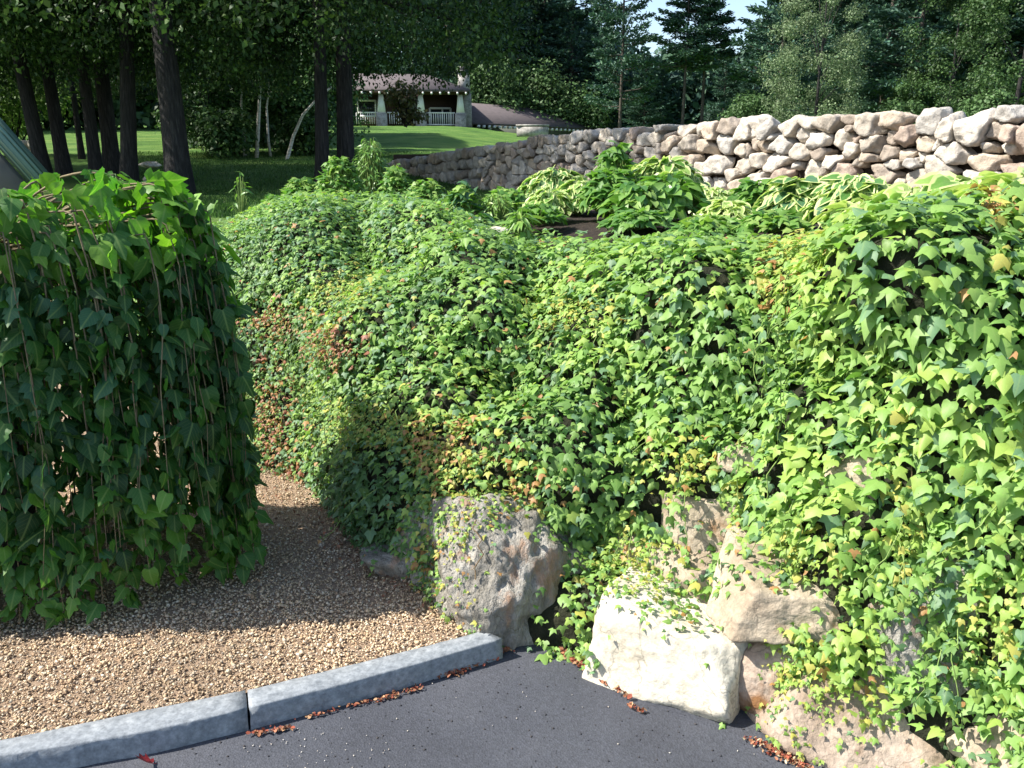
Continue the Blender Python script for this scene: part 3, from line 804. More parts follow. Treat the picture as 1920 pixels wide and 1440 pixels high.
regions = [
    ("ivy", "large-leaved bright green ivy hanging down at the right under the pale hostas", "ivy", (pxl >= 1480) & (pyl < 820)),
    ("ivy", "thin yellowing ivy trailing over the pinkish and grey boulders by the driveway", "ivy", (pxl >= 1480) & (pyl >= 820)),
    ("ivy", "yellow green ivy creeping over the tan slab and white boulder", "ivy", (pxl >= 1120) & (pxl < 1480) & (pyl >= 790)),
    ("ivy", "dense mound of pointed ivy in the middle of the bank above the boulders", "ivy", (pxl >= 1000) & (pxl < 1480) & (pyl < 790)),
    ("ivy", "rounded dark green ivy clump standing on the gravel", "ivy", dark_clump),
    ("ivy", "small-leaved ivy with orange and yellow leaves above the craggy outcrop", "ivy", (pxl >= 600) & (pyl >= 760)),
    ("ivy", "blue green ivy mounds between the central mound and the far end of the bank", "ivy", (pxl >= 690)),
    ("ivy", "tiny-leaved ivy with reddish patches at the far end beside the weeping mulberry", "ivy", (pxl > -1e9)),
]
taken = np.zeros(n, bool)
ivy_roots = []
for nm, lab, cat, msk in regions:
    msk = msk & ~taken; taken |= msk
    ii = np.where(msk)[0]
    if len(ii) == 0: continue
    lowest = ii[np.argmin(Ppos[ii, 2])]
    root = thing(nm, lab, cat, loc=tuple(Ppos[lowest]))
    ivy_roots.append((root, ii))
    mine = [sh for sh in shoots if (lambda c_: ii[np.argmin(np.linalg.norm(PI[ii] - c_, axis=1))])(sh[0]) in set() or np.min(np.linalg.norm(PI[ii] - sh[0], axis=1)) < 1e-9]
    if mine:
        link('runners', mesh_np('runners', *joinm([tube(sh - np.array(root.location), .0016, 4) for sh in mine]), M_greenstem, smooth=True), root, kind='stuff')
    inframe = (pxl[ii] > 5) & (pxl[ii] < 1915) & (pyl[ii] > 5) & (pyl[ii] < 1435)
    face = (RI[ii, :, 2] * (EYE - PI[ii])).sum(1) / np.linalg.norm(EYE - PI[ii], axis=1)
    hid = (pxl[ii] < 470)
    sc_ = size[ii] / fl_[ii] * np.clip(face, .1, 1) * (layer[ii] > .72) * inframe * ~hid
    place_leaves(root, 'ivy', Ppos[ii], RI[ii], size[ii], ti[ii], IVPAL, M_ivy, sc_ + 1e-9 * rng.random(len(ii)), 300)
# ivy stems (woody runners seen where the leaves thin out, and trailing ends)
allV = np.concatenate([BV] + [r[0] for r in ROCKS])
vx, vy, vd = project(allV)
front_ok = vd > .3
def surface_at(x, y):
    d2 = (vx - x) ** 2 + (vy - y) ** 2 + np.where(front_ok, 0, 1e9)
    near_ = np.where(d2 < 16 ** 2)[0]
    if len(near_) == 0: return None
    i = near_[np.argmin(vd[near_])]
    return allV[i]
stems = [(1815, 790, 160, .0035), (1700, 830, 200, .0022), (905, 960, 120, .0025), (1880, 640, 120, .002), (640, 700, 120, .002)]
for sx, sy, L, rr_ in stems:
    pts = []; x = sx
    for k_ in range(9):
        y = sy + L * k_ / 8; x += rng.normal(0, 5)
        p_ = surface_at(x, y)
        if p_ is not None:
            d_ = (EYE - p_); pts.append(p_ + d_ / np.linalg.norm(d_) * .014)
    if len(pts) > 3:
        pts = np.array(pts)
        best = min(ivy_roots, key=lambda r: np.abs(pxl[r[1]] - sx).min() + np.abs(pyl[r[1]] - sy).min() + abs(np.median(pxl[r[1]]) - sx) * .1)
        Vv, Ff = tube(pts - np.array(best[0].location), rr_, 5)
        link("stem", mesh_np("stem", Vv, Ff, M_stem, smooth=True), best[0])

# ------------------------------------------------------------------ weeping mulberry
MC = np.array([-1.91, 2.93]); MRY = 0.52
mul = thing("weeping_mulberry", "weeping mulberry shrub with big glossy hanging leaves beside the gravel", "shrub", (MC[0], MC[1], GZ))
off = np.array(mul.location)
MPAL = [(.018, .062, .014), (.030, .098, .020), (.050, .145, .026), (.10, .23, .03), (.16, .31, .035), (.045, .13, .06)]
tp = np.array([[0, 0, 0], [.02, .01, .35], [-.02, .02, .75], [.01, 0, 1.12], [.02, .02, 1.25]])
Vv, Ff = tube(tp, [.07, .055, .05, .055, .03], 10)
link("trunk", mesh_np("trunk", Vv, Ff, M_bark, smooth=True), mul)
leafP, leafN, leafT, leafS, leafC, leafO = [], [], [], [], [], []
branches = []
def add_branch(th, R, ztop, zend, rad, leaves=True, inner=False, sparse=False):
    d = np.array([math.cos(th), math.sin(th) * MRY, 0])
    pts = [np.array([0.02, 0.02, 1.2])]
    wob = rng.normal(0, .05, 2)
    side_ = np.array([-d[1], d[0], 0])
    for q in np.linspace(.12, 1, 9):
        # arch out then down
        if q < .45:
            a = q / .45
            r = R * (a ** .85) * .91; z = 1.2 + (ztop - 1.2) * math.sin(a * math.pi * .5)
        else:
            a = (q - .45) / .55
            r = R * (.91 + .09 * math.sin(min(a * 1.6, 1) * math.pi / 2)) ; z = ztop - (ztop - zend) * (a ** 1.15)
        pts.append(d * r + side_ * (wob[0] * q + .03 * math.sin(q * 7 + th * 3)) + np.array([0, 0, z]) + rng.normal(0, .008, 3))
    pts = np.array(pts)
    t = np.linspace(0, 1, 40); pp = interp_curve(pts, t)
    branches.append((pp, rad))
    if leaves:
        seglen = np.linalg.norm(np.diff(pts, axis=0), axis=1).sum()
        m = int(seglen / .035)
        for k in range(m):
            tq = (k + rng.random() * .6) / m
            if tq < .22 or (tq < .45 and rng.random() < .15): continue
            if sparse and rng.random() < .62: continue
            p = interp_curve(pts, np.array([tq]))[0]
            tan = interp_curve(pts, np.array([min(tq + .03, 1)]))[0] - interp_curve(pts, np.array([max(tq - .03, 0)]))[0]
            tan /= np.linalg.norm(tan) + 1e-9
            sgn = 1 if k % 2 else -1
            o_ = d * rng.uniform(.2, .9) + side_ * sgn * rng.uniform(.3, .9) + np.array([0, 0, .25])
            nn_ = d * rng.uniform(.3, 1.1) + np.array([0, 0, rng.uniform(.0, .9)]) + rng.normal(0, .42, 3) + side_ * sgn * rng.uniform(0, .8)
            tp_ = tan * .7 + o_ * .45 + np.array([0, 0, -.55]) + rng.normal(0, .34, 3)
            leafP.append(p + o_ * rng.uniform(.015, .04)); leafN.append(nn_); leafT.append(tp_)
            sz = rng.uniform(.040, .095) * (.8 if tq > .9 else 1) * (.8 if inner else 1)
            leafS.append(sz); leafO.append(0 if inner else 1)
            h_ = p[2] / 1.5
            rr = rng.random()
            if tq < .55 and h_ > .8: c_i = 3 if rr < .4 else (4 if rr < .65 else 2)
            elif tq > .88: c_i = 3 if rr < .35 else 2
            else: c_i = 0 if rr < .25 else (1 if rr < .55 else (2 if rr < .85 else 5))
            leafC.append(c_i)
NB = 130
for k in range(NB):
    th = 2 * math.pi * k / NB + rng.normal(0, .05)
    add_branch(th, rng.uniform(.80, .92), rng.uniform(1.22, 1.50), rng.uniform(-.06, .16), rng.uniform(.002, .0038))
for k in range(70):
    th = 2 * math.pi * k / 70 + rng.normal(0, .08)
    add_branch(th, rng.uniform(.55, .8), rng.uniform(1.15, 1.34), rng.uniform(.0, .4), .004, inner=True)
for k in range(34):
    th = -math.pi / 2 + rng.uniform(-1.6, 1.6)
    add_branch(th, rng.uniform(.90, .96), rng.uniform(1.25, 1.4), rng.uniform(-.02, .5), rng.uniform(.0018, .003), sparse=True)
for k in range(26):
    th = rng.uniform(0, 2 * math.pi)
    add_branch(th, rng.uniform(.25, .6), rng.uniform(1.30, 1.42), rng.uniform(1.0, 1.2), .004)
# branches as parts (the ones towards the camera), rest joined
rest = []
for k, (pp, rad) in enumerate(branches):
    q = pp[25] + off
    Vv, Ff = tube(pp, np.linspace(rad * 1.5, rad * .45, len(pp)), 5)
    if (k < NB or NB + 70 <= k < NB + 104) and q[1] < MC[1] + .1 and q[0] > MC[0] - .5:
        link("branch", mesh_np("branch", Vv, Ff, M_twig, smooth=True), mul)
    else:
        rest.append((Vv, Ff))
# tangled twigs on the crown
for k in range(150):
    a = rng.uniform(0, 2 * math.pi); r = rng.uniform(.1, .58); p = np.array([r * math.cos(a), r * math.sin(a) * MRY, rng.uniform(1.12, 1.34) - r * .12])
    pts = [p]; dv = rng.normal(0, 1, 3) * np.array([1, 1, .35]); dv /= np.linalg.norm(dv)
    for j in range(4):
        dv = dv + rng.normal(0, .35, 3); dv /= np.linalg.norm(dv); pts.append(pts[-1] + dv * .055)
    rest.append(tube(np.array(pts), np.linspace(.003, .0015, 5), 4))
link("twigs", mesh_np("twigs", *joinm(rest), M_twig, smooth=True), mul, kind="stuff")
leafP = np.array(leafP) + off; leafP[:, 2] = np.maximum(leafP[:, 2], GZ + .05 + .05 * rng.random(len(leafP))); leafR = frames(np.array(leafN), np.array(leafT)); leafS = np.array(leafS); leafC = np.array(leafC)
mx, my, mf = project(leafP)
outw = (leafP[:, :2] - MC); fc = (leafR[:, :, 2] * (EYE - leafP)).sum(1)
sc_ = leafS / mf * np.clip(fc, .05, 1) * ((mx > 0) & (mx < 520)) * (np.array(leafO) > 0) * (np.hypot(outw[:, 0], outw[:, 1] / MRY) > .80) * (leafP[:, 1] < MC[1])
print("mulberry leaves", len(leafP))
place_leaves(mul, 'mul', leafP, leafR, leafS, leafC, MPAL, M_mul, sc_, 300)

# ------------------------------------------------------------------ bed plants
HPAL = [(.045, .13, .03), (.075, .19, .035), (.13, .26, .045), (.22, .34, .08), (.30, .40, .12), (.06, .15, .07)]
def dome_plant(name, label, px_, Y, rad, hgt, nleaf, fam, lsize, pal, mat, cat="plant", z=None, droop=.6, group=None, upright=.0):
    x = ray(px_, 400)[0] / ray(px_, 400)[1] * Y
    zz_ = float(H(x, Y)) if z is None else z
    root = thing(name, label, cat, (x, Y, zz_), group)
    P, Nn, T, S, Ci = [], [], [], [], []
    st = []
    for k in range(nleaf):
        a = rng.uniform(0, 2 * math.pi); e = rng.random() ** .7     # e: 0 top .. 1 rim
        r = rad * (.12 + .75 * e); zt = hgt * (1.0 - .65 * e ** 1.7) * rng.uniform(.85, 1.05)
        d = np.array([math.cos(a), math.sin(a), 0])
        p = d * r * .75 + np.array([0, 0, zt])
        P.append(p + np.array([x, Y, zz_])); S.append(lsize * rng.uniform(.75, 1.2))
        T.append(d * (1.0 - .3 * droop) + np.array([0, 0, -droop * (.1 + .7 * e) + upright]) + rng.normal(0, .38, 3))
        Nn.append(np.array([0, 0, 1.0]) + d * (.15 + .75 * e * droop) + rng.normal(0, .33, 3))
        Ci.append(pal[int(rng.integers(0, len(pal)))])
        st.append(tube(np.array([[0, 0, 0], p * .6 + np.array([0, 0, .05 * hgt]), p]), [.004, .003, .002], 4))
    P = np.array(P); Rr = frames(np.array(Nn), np.array(T))
    place_leaves(root, fam, P, Rr, np.array(S), np.array(Ci), HPAL, mat, None, 300)
    link("stalks", mesh_np("stalks", *joinm(st), M_greenstem, smooth=True), root, kind="stuff")
    return root
dp = dome_plant
dp("hosta", "cream and green hosta at the far end in front of the shaded stones", 1040, 5.9, .40, 0.300, 260, 'hos', .085, [0, 1, 1], M_hosta_v)
dp("hosta", "wide cream-edged hosta against the stone wall behind the green hosta", 1240, 6.0, .52, 0.355, 290, 'hos', .09, [1, 2, 3], M_hosta_v)
dp("hosta", "plain green hosta with broad drooping leaves beside bare soil", 1250, 4.9, .34, 0.262, 230, 'hos', .09, [1, 2, 2], M_hosta_g)
dp("hosta", "pale yellow small-leaved hosta right of the green hosta", 1365, 4.3, .24, 0.140, 260, 'hos', .055, [3, 4], M_hosta_v)
dp("hosta", "white-edged hosta right of the lobed green perennial", 1500, 4.2, .30, 0.253, 200, 'hos', .095, [0, 1, 5], M_hosta_v)
dp("hosta", "grey green cream-margined hosta below the long flat wall stones", 1600, 3.9, .30, 0.262, 200, 'hos', .095, [5, 1], M_hosta_v)
dp("hosta", "yellow green hosta behind the bright ivy crest", 1720, 3.4, .27, 0.172, 120, 'hos', .11, [3, 4, 2], M_hosta_v)
dp("hosta", "low yellow hosta between the white-edged hosta and the ivy crest", 1620, 3.2, .20, 0.109, 120, 'hos', .085, [3, 4], M_hosta_v)
dp("hosta", "green gold hosta next to the largest pale hosta", 1800, 3.1, .22, 0.172, 90, 'hos', .12, [2, 3], M_hosta_v)
dp("hosta", "largest pale yellow hosta with huge leaves over the ivy crest", 1900, 2.75, .24, 0.156, 46, 'hos', .150, [4, 4, 3], M_hosta_v)
dp("hosta", "cream-speckled hosta at the left beside the upright weed", 985, 5.6, .26, 0.125, 160, 'hos', .07, [1, 3], M_hosta_v)
dp("hosta", "faded cream hosta between the pale yellow hosta and the wall", 1330, 5.6, .34, 0.172, 200, 'hos', .075, [3, 4, 1], M_hosta_v)
dp("weed", "low green groundcover between the bare soil patch and the plain green hosta", 1195, 4.35, .26, .10, 200, 'ivy', .05, [1, 2], M_ivy, droop=.3)
dp("weed", "low yellow green groundcover in front of the pale yellow hosta", 1330, 3.95, .24, .09, 200, 'ivy', .05, [1, 2, 3], M_ivy, droop=.3)
dp("weed", "low green groundcover in front of the white-edged hosta", 1450, 3.7, .22, .10, 200, 'ivy', .05, [1, 2, 3], M_ivy, droop=.3)
dp("weed", "low green groundcover left of the bare soil patch", 1010, 4.75, .22, .12, 200, 'ivy', .045, [1, 2], M_ivy, droop=.3)
dp("weed", "speckled low plant behind the upright weed", 950, 5.4, .26, .20, 200, 'ivy', .05, [1, 2, 3], M_ivy, droop=.3)
dp("hosta", "mid green hosta just right of the bare soil patch", 1190, 4.75, .26, .22, 220, 'hos', .07, [1, 2, 3], M_hosta_g, droop=.5)
dp("hosta", "small cream-flecked hosta just behind the bare soil patch", 1085, 5.6, .26, .22, 220, 'hos', .065, [1, 3], M_hosta_v, droop=.5)
dp("hosta", "low light green hosta left of the upright weed", 1030, 5.1, .22, .18, 200, 'hos', .06, [2, 3], M_hosta_v, droop=.5)
dp("perennial", "tall bright green perennial standing left of the hostas", 1150, 5.8, .22, .46, 150, 'ivy', .075, [1, 2, 2], M_ivy, droop=.4)
dp("perennial", "small lobed green perennial at the foot of the long wall stones", 1415, 4.9, .22, .24, 170, 'ivy', .07, [1, 2], M_ivy, droop=.4)
dp("perennial", "bushy green perennial beside the bare soil patch", 1140, 5.1, .26, .30, 190, 'ivy', .07, [1, 2], M_ivy, droop=.4)
dp("weed", "upright bright green narrow-leaved weed on the ivy crest", 975, 4.3, .10, .20, 60, 'lan', .08, [2, 3], M_hosta_g, z=1.15, droop=.2, upright=.6)
dp("weed", "tall pale leafy weed near the corner of the stone wall", 868, 5.0, .15, .34, 130, 'ivy', .06, [2, 5, 3], M_ivy, z=1.13, droop=.3, upright=.2)
dp("weed", "bushy blue green weed below the corner of the stone wall", 895, 4.8, .26, .22, 220, 'hos', .05, [5, 1, 0], M_hosta_g, z=1.08, droop=.3)
for wx, wy, wr, wh, wn_, wf, wl, wp, lab in [
    (640, 5.9, .30, .48, 520, 'ivy', .040, [2, 1, 3], "yellow green leafy weed in front of the twin trunks"),
    (700, 6.2, .26, .60, 520, 'lan', .045, [2, 1], "tallest feathery green weed growing against the sunny lawn"),
    (745, 5.8, .24, .42, 420, 'ivy', .038, [1, 2, 3], "light green weed right of the tallest feathery weed"),
    (800, 5.5, .28, .34, 420, 'ivy', .038, [1, 2, 3], "low light green weed left of the far stone wall"),
    (570, 6.0, .30, .34, 460, 'ivy', .040, [1, 2, 3], "yellow green weed rising behind the dark ivy hump"),
    (840, 5.2, .24, .26, 320, 'lan', .042, [1, 5], "fine-leaved blue green weed below the end of the far wall"),
    (520, 6.1, .22, .22, 260, 'ivy', .038, [1, 2], "small weed at the left end of the ivy crest"),
    (930, 5.0, .22, .26, 300, 'lan', .045, [2, 3], "fine yellow green weed in front of the wall corner")]:
    dp("weed", lab, wx, wy, wr, wh, wn_, wf, wl, wp, M_ivy if wf == 'ivy' else M_hosta_g, z=1.13, droop=.3, upright=.25)
dp("weed", "wispy tall weed in front of the shaded lawn", 455, 6.4, .1, .42, 26, 'lan', .06, [1, 2], M_hosta_g, z=1.1, droop=.1, upright=.8)

# ------------------------------------------------------------------ dry stone wall
SPAL = [(.44, .38, .31), (.54, .48, .40), (.38, .36, .33), (.50, .40, .30), (.28, .22, .17), (.58, .53, .46), (.31, .29, .26), (.36, .26, .20)]
c1 = [(80,180,150,150,1),(195,190,130,150,2),(340,180,130,120,1),(465,150,110,70,1),(610,160,160,100,0),(755,130,130,55,4),(770,190,80,40,4),(900,175,190,140,0),(1080,135,190,110,3),(1300,150,230,160,2),(1445,190,120,190,1),(1600,185,210,210,5),
      (1840,90,190,90,2),(1770,220,100,130,4),(1880,225,100,110,7),(225,240,50,40,1),(30,340,90,90,4),(85,300,50,100,4),(150,310,80,70,3),(270,300,190,110,2),(440,240,130,100,5),(555,275,130,100,5),(690,260,140,130,1),(795,255,50,60,7),(910,295,190,100,0),
      (1040,250,80,100,4),(1140,250,110,130,7),(1270,290,160,100,3),(1370,290,60,80,5),(40,440,110,90,0),(130,410,90,80,1),(240,420,170,120,5),(400,350,150,110,1),(560,360,150,70,4),(770,340,110,100,1),(890,385,100,50,3),(1020,355,140,90,4),(1150,370,120,90,3),
      (1250,385,60,60,1),(1450,360,330,120,5),(1700,330,110,80,0),(1850,320,120,90,1),(110,530,180,80,1),(270,510,150,90,7),(380,440,80,60,2),(640,420,200,80,1),(800,410,60,70,0),(1040,440,150,60,5),(1200,430,130,60,2)]
c2 = [(1880,120,120,130,1),(1750,100,160,90,4),(1640,140,120,110,3),(1560,120,60,80,1),(1450,135,130,70,0),(1330,170,60,50,4),(1290,110,100,50,2),(1230,190,100,100,1),(1140,190,100,70,5),(1100,150,110,70,7),(1000,155,110,70,2),(900,170,90,90,0),(780,170,100,80,6),(690,180,90,80,2),
      (1720,220,130,120,2),(1590,250,120,100,3),(1480,230,120,120,0),(1340,220,160,90,3),(1280,250,60,60,0),(1130,260,80,40,3),(1850,270,140,80,0),(1690,360,200,110,5),(1850,370,150,90,0),(1480,340,200,80,3),(1380,290,80,80,2),(1210,290,100,80,1),(1100,300,80,60,0),(1790,440,120,70,1)]
wd = (WC - WR); wl = np.linalg.norm(wd); wd = wd / wl
wn2 = np.array([-wd[1], wd[0]])
if wn2 @ (-WR) < 0: wn2 = -wn2                      # towards the camera
def wall_sz(px_, py_):
    d = ray(px_, py_)
    # d_xy * t = WR + wd*s
    A = np.array([[d[0], -wd[0]], [d[1], -wd[1]]]); t, s = np.linalg.solve(A, WR)
    return s, EYE[2] + d[2] * t, t
st_list = []
for lst, ox, oy in ((c1, 1400, 190), (c2, 900, 210)):
    for X, Y, w_, h_, c_ in lst:
        pxx, pyy = ox + X / 3.69, oy + Y / 3.69
        s, z, t = wall_sz(pxx, pyy)
        s2, _, _ = wall_sz(pxx + w_ / 3.69 / 2, pyy); s1, _, _ = wall_sz(pxx - w_ / 3.69 / 2, pyy)
        _, za, _ = wall_sz(pxx, pyy - h_ / 3.69 / 2); _, zb, _ = wall_sz(pxx, pyy + h_ / 3.69 / 2)
        st_list.append([s, z, abs(s1 - s2) / 2, abs(za - zb) / 2, c_])
listed = len(st_list)
top_pts = [(2300, 190), (1919, 204), (1830, 208), (1700, 213), (1560, 218), (1420, 224), (1300, 234), (1180, 242), (1090, 247), (1020, 255), (960, 264), (912, 274)]
tp_ = np.array([wall_sz(*p)[:2] for p in top_pts]); o_ = np.argsort(tp_[:, 0])
def wall_top(s): return np.interp(s, tp_[o_, 0], tp_[o_, 1])
s_lo = -2.3; s_hi = wl + .05
def wall_ground(s):
    p = WR + wd * s; return float(H(p[0], p[1])) - .06
s = s_lo
while s < s_hi:
    zt = wall_top(s); zg = wall_ground(s)
    z = zt - .09
    sizef = .80 if s > 3.5 else 1.0
    while z > zg:
        ss = s + rng.uniform(-.12, .12)
        hw, hh_ = rng.uniform(.12, .21) * sizef, rng.uniform(.065, .10) * sizef
        ok = True
        for q in st_list:
            if abs(q[0] - ss) < (q[2] + hw) * .70 and abs(q[1] - z) < (q[3] + hh_) * .62: ok = False; break
        if ok: st_list.append([ss, z, hw, hh_, int(rng.integers(0, 8))])
        z -= .055
    s += .085
print("wall stones", len(st_list))
wall = thing("stone_wall", "dry stone wall of pale rounded fieldstones running behind the hosta bed", "stone wall", (float(WR[0]), float(WR[1]), float(H(*WR))))
woff = np.array(wall.location)
arr = np.array([[q[0], q[1], q[2], q[3]] for q in st_list])
def stone(i, A, palette_i, origin, dirx, nrm2, parent, depth=.2, name="stone", sub=ICO3):
    """stone shaped by its neighbours: planes where it meets them"""
    s, z, a, b = A[i]
    pl = []
    for j in range(len(A)):
        if j == i: continue
        dx, dz = A[j, 0] - s, A[j, 1] - z
        if abs(dx) > .9 or abs(dz) > .6: continue
        dd = math.hypot(dx, dz); ux, uz = dx / dd, dz / dd
        ri = 1 / math.sqrt((ux / a) ** 2 + (uz / b) ** 2); rj = 1 / math.sqrt((ux / A[j, 2]) ** 2 + (uz / A[j, 3]) ** 2)
        lim = dd * ri / (ri + rj) * 1.0
        if lim < ri * 1.5: pl.append((np.array([ux, 0, uz]), max(lim - .004, ri * .6)))
    V0, F0 = sub
    p = 44
    acc = np.zeros(len(V0))
    for n_, d_ in pl: acc += (np.maximum(V0 @ n_, 0) / d_) ** p
    for n_, d_ in ((np.array([1, 0, 0]), a * 1.25), (np.array([-1, 0, 0]), a * 1.25), (np.array([0, 0, 1]), b * 1.22), (np.array([0, 0, -1]), b * 1.25), (np.array([0, -1, 0]), depth * .5), (np.array([0, 1, 0]), depth)):
        acc += (np.maximum(V0 @ n_, 0) / d_) ** p
    for _ in range(5):
        n_ = rng.normal(0, 1, 3) * np.array([1, .9, 1]); n_ /= np.linalg.norm(n_)
        ext = math.sqrt((n_[0] * a) ** 2 + (n_[1] * depth * .6) ** 2 + (n_[2] * b) ** 2)
        acc += (np.maximum(V0 @ n_, 0) / (ext * rng.uniform(.72, 1.0))) ** p
    r = acc ** (-1 / p)
    V = V0 * r[:, None]
    sd = rng.uniform(0, 100)
    dn = np.array([noise.fractal(Vector(q) * 9 + Vector((sd, 0, 0)), .8, 2, 4) for q in V])
    V = V + V0 * (dn * .022)[:, None]
    Wd = np.array([dirx[0], dirx[1], 0]); Wn = np.array([nrm2[0], nrm2[1], 0])
    Vw = V[:, :1] * Wd + V[:, 1:2] * (-Wn) + V[:, 2:] * up
    loc = np.array([origin[0] + dirx[0] * s, origin[1] + dirx[1] * s, z]) + Wn * rng.uniform(-.03, .05)
    c = (np.array(SPAL[palette_i]) * .68 + np.array([.45, .405, .35]) * .32) * rng.uniform(.85, 1.12)
    me = mesh_np(name, Vw, F0, M_stone, np.tile(np.r_[c, 1], (len(Vw), 1)), smooth=True)
    link(name, me, parent, loc=tuple(loc - np.array(parent.location)))
# at most 300 as parts, keep those nearest the picture
sxp, syp, _ = project(np.c_[WR[0] + wd[0] * arr[:, 0], WR[1] + wd[1] * arr[:, 0], arr[:, 1]])
pri = np.where((sxp < 1990) & (syp < 420), arr[:, 2] * arr[:, 3] / (sxp * 0 + 1), 0) * (syp < 380)
keep = set(np.argsort(-pri)[:298].tolist()) if len(arr) > 298 else set(range(len(arr)))
for i in range(len(arr)):
    if i in keep or syp[i] < 330:
        stone(i, arr, st_list[i][4], WR, wd, wn2, wall, sub=ICO4)
# dark core
ns = 40
ss = np.linspace(s_lo, s_hi - .05, ns); Vc = []
for s in ss:
    p = WR + wd * s
    zt = wall_top(s) - .09; zg = wall_ground(s) - .2
    for dn_, z in ((-.04, zg), (-.04, zt), (-.30, zt), (-.30, zg)):
        Vc.append([p[0] + wn2[0] * dn_, p[1] + wn2[1] * dn_, z])
Fc = [[i * 4 + j, (i + 1) * 4 + j, (i + 1) * 4 + (j + 1) % 4, i * 4 + (j + 1) % 4] for i in range(ns - 1) for j in range(4)]
Fc += [[0, 1, 2, 3], [(ns - 1) * 4 + k for k in (3, 2, 1, 0)]]
link("core", mesh_np("core", np.array(Vc) - woff, Fc, M_soil), wall)
# far arm of the wall beyond the corner
W2a, W2b = WC + np.array([-.05, .25]), np.array([-2.6, 18.5])
w2d = (W2b - W2a); w2l = np.linalg.norm(w2d); w2d = w2d / w2l; w2n = np.array([-w2d[1], w2d[0]])
if w2n @ (-W2a) < 0: w2n = -w2n
wall2 = thing("stone_wall", "far low shaded arm of stone wall at the edge of the sunny lawn", "stone wall", (float(W2a[0]), float(W2a[1]), float(H(*W2a))))
A2 = []
s = 0.1
while s < w2l:
    p = W2a + w2d * s; zg = float(H(*p)) - .05; zt = 1.80 - .25 * s / w2l
    zt = max(zt, zg + .2)
    z = zt - .08
    while z > zg:
        A2.append([s + rng.uniform(-.08, .08), z, rng.uniform(.12, .17), rng.uniform(.07, .09)]); z -= .17
    s += .29
A2 = np.array(A2)
for i in range(len(A2)): stone(i, A2, int(rng.choice([2, 4, 6, 6])), W2a, w2d, w2n, wall2)
Vc = []
for s in (0, w2l):
    p = W2a + w2d * s
    for dn_, z in ((-.04, 1.0), (-.04, 1.70), (-.3, 1.70), (-.3, 1.0)): Vc.append([p[0] + w2n[0] * dn_, p[1] + w2n[1] * dn_, z])
link("core", mesh_np("core", np.array(Vc) - np.array(wall2.location), [[j, 4 + j, 4 + (j + 1) % 4, (j + 1) % 4] for j in range(4)] + [[0, 1, 2, 3], [7, 6, 5, 4]], M_soil), wall2)

# ------------------------------------------------------------------ litter on the driveway
def litter(name, P, size, pal, **props):
    n = len(P)
    V0 = np.array([[0, 0, 0], [.35, .3, .08], [.25, .7, .15], [0, 1, .05], [-.25, .7, .18], [-.35, .3, .06]]) - np.array([0, .5, 0])
    F0 = np.array([[0, 1, 2], [0, 2, 3], [0, 3, 4], [0, 4, 5]])
    R = rand_rot(n, .45)
    V = np.einsum('nij,nkj->nki', R, V0[None] * size[:, None, None] * np.stack([rng.uniform(.5, 1.2, n), np.ones(n), rng.uniform(.3, 2, n)], 1)[:, None]) + P[:, None]
    F = F0[None] + (np.arange(n) * 6)[:, None, None]
    c = np.array(pal)[rng.integers(0, len(pal), n)] * rng.uniform(.7, 1.25, (n, 1))
    return link(name, mesh_np(name, V.reshape(-1, 3), F.reshape(-1, 3), M_litter, np.repeat(np.c_[c, np.ones(n)], 6, 0)), **props)
LP = [(.30, .08, .045), (.24, .10, .05), (.36, .15, .08), (.20, .05, .03), (.40, .24, .13)]
pts = []
def spread(px0, py0, px1, py1, n, sd, z=.006):
    for _ in range(n):
        t = rng.random(); p = G(px0 + (px1 - px0) * t, py0 + (py1 - py0) * t, 0); pts.append([p[0] + rng.normal(0, sd), p[1] + abs(rng.normal(0, sd)) * -.6, z + abs(rng.normal(0, .004))])
spread(480, 1378, 545, 1366, 55, .010); spread(700, 1318, 795, 1288, 70, .011); spread(830, 1272, 955, 1218, 200, .014); spread(560, 1352, 700, 1315, 40, .006)
pts = np.array(pts)
litter("fallen_leaves", pts, rng.uniform(.008, .018, len(pts)), LP, kind="stuff", label="reddish dry leaves drifted along the foot of the kerb")
pts = []
spread(1050, 1222, 1110, 1262, 220, .012); spread(1110, 1272, 1180, 1312, 40, .005); spread(1175, 1325, 1205, 1338, 30, .006)
pts = np.array(pts); pts[:, 2] += .004
litter("fallen_leaves", pts, rng.uniform(.009, .019, len(pts)), LP, kind="stuff", label="red leaf litter packed between craggy outcrop and white boulder")
pts = []
spread(1400, 1385, 1520, 1445, 160, .014)
pts = np.array(pts)
litter("fallen_leaves", pts, rng.uniform(.008, .018, len(pts)), LP + [(.4, .34, .22)], kind="stuff", label="fine brown litter along the foot of the pinkish boulder")
# bits on the gravel near the bank
q_ = []
while len(q_) < 420:
    a = rng.random(); p = G(500 + a * 340 + rng.normal(0, 30), 925 + a * 210 + rng.normal(0, 22), GZ)
    q_.append([p[0], p[1], GZ + .012])
litter("fallen_leaves", np.array(q_), rng.uniform(.008, .02, len(q_)), [(.20, .09, .05), (.28, .14, .08), (.16, .09, .06)], kind="stuff", label="brown leaf crumbs on the gravel at the foot of the ivy")
p = G(290, 1434, 0)
V0 = leaf_template([(0, .05), (.2, -.1), (.5, -.1), (.35, .1), (.75, .35), (.4, .42), (.5, .75), (.2, .65), (0, 1.1)], .35, -.4, -.3)
me = mesh_np("fallen_leaf", V0[0] * .05, V0[1], M_litter, np.tile([.22, .02, .025, 1], (len(V0[0]), 1)))
o = link("fallen_leaf", me, loc=(p[0], p[1] - .01, .012), label="single curled dark red leaf lying on the asphalt by the kerb", category="leaf"); o.rotation_euler = (.5, .3, 2.2)
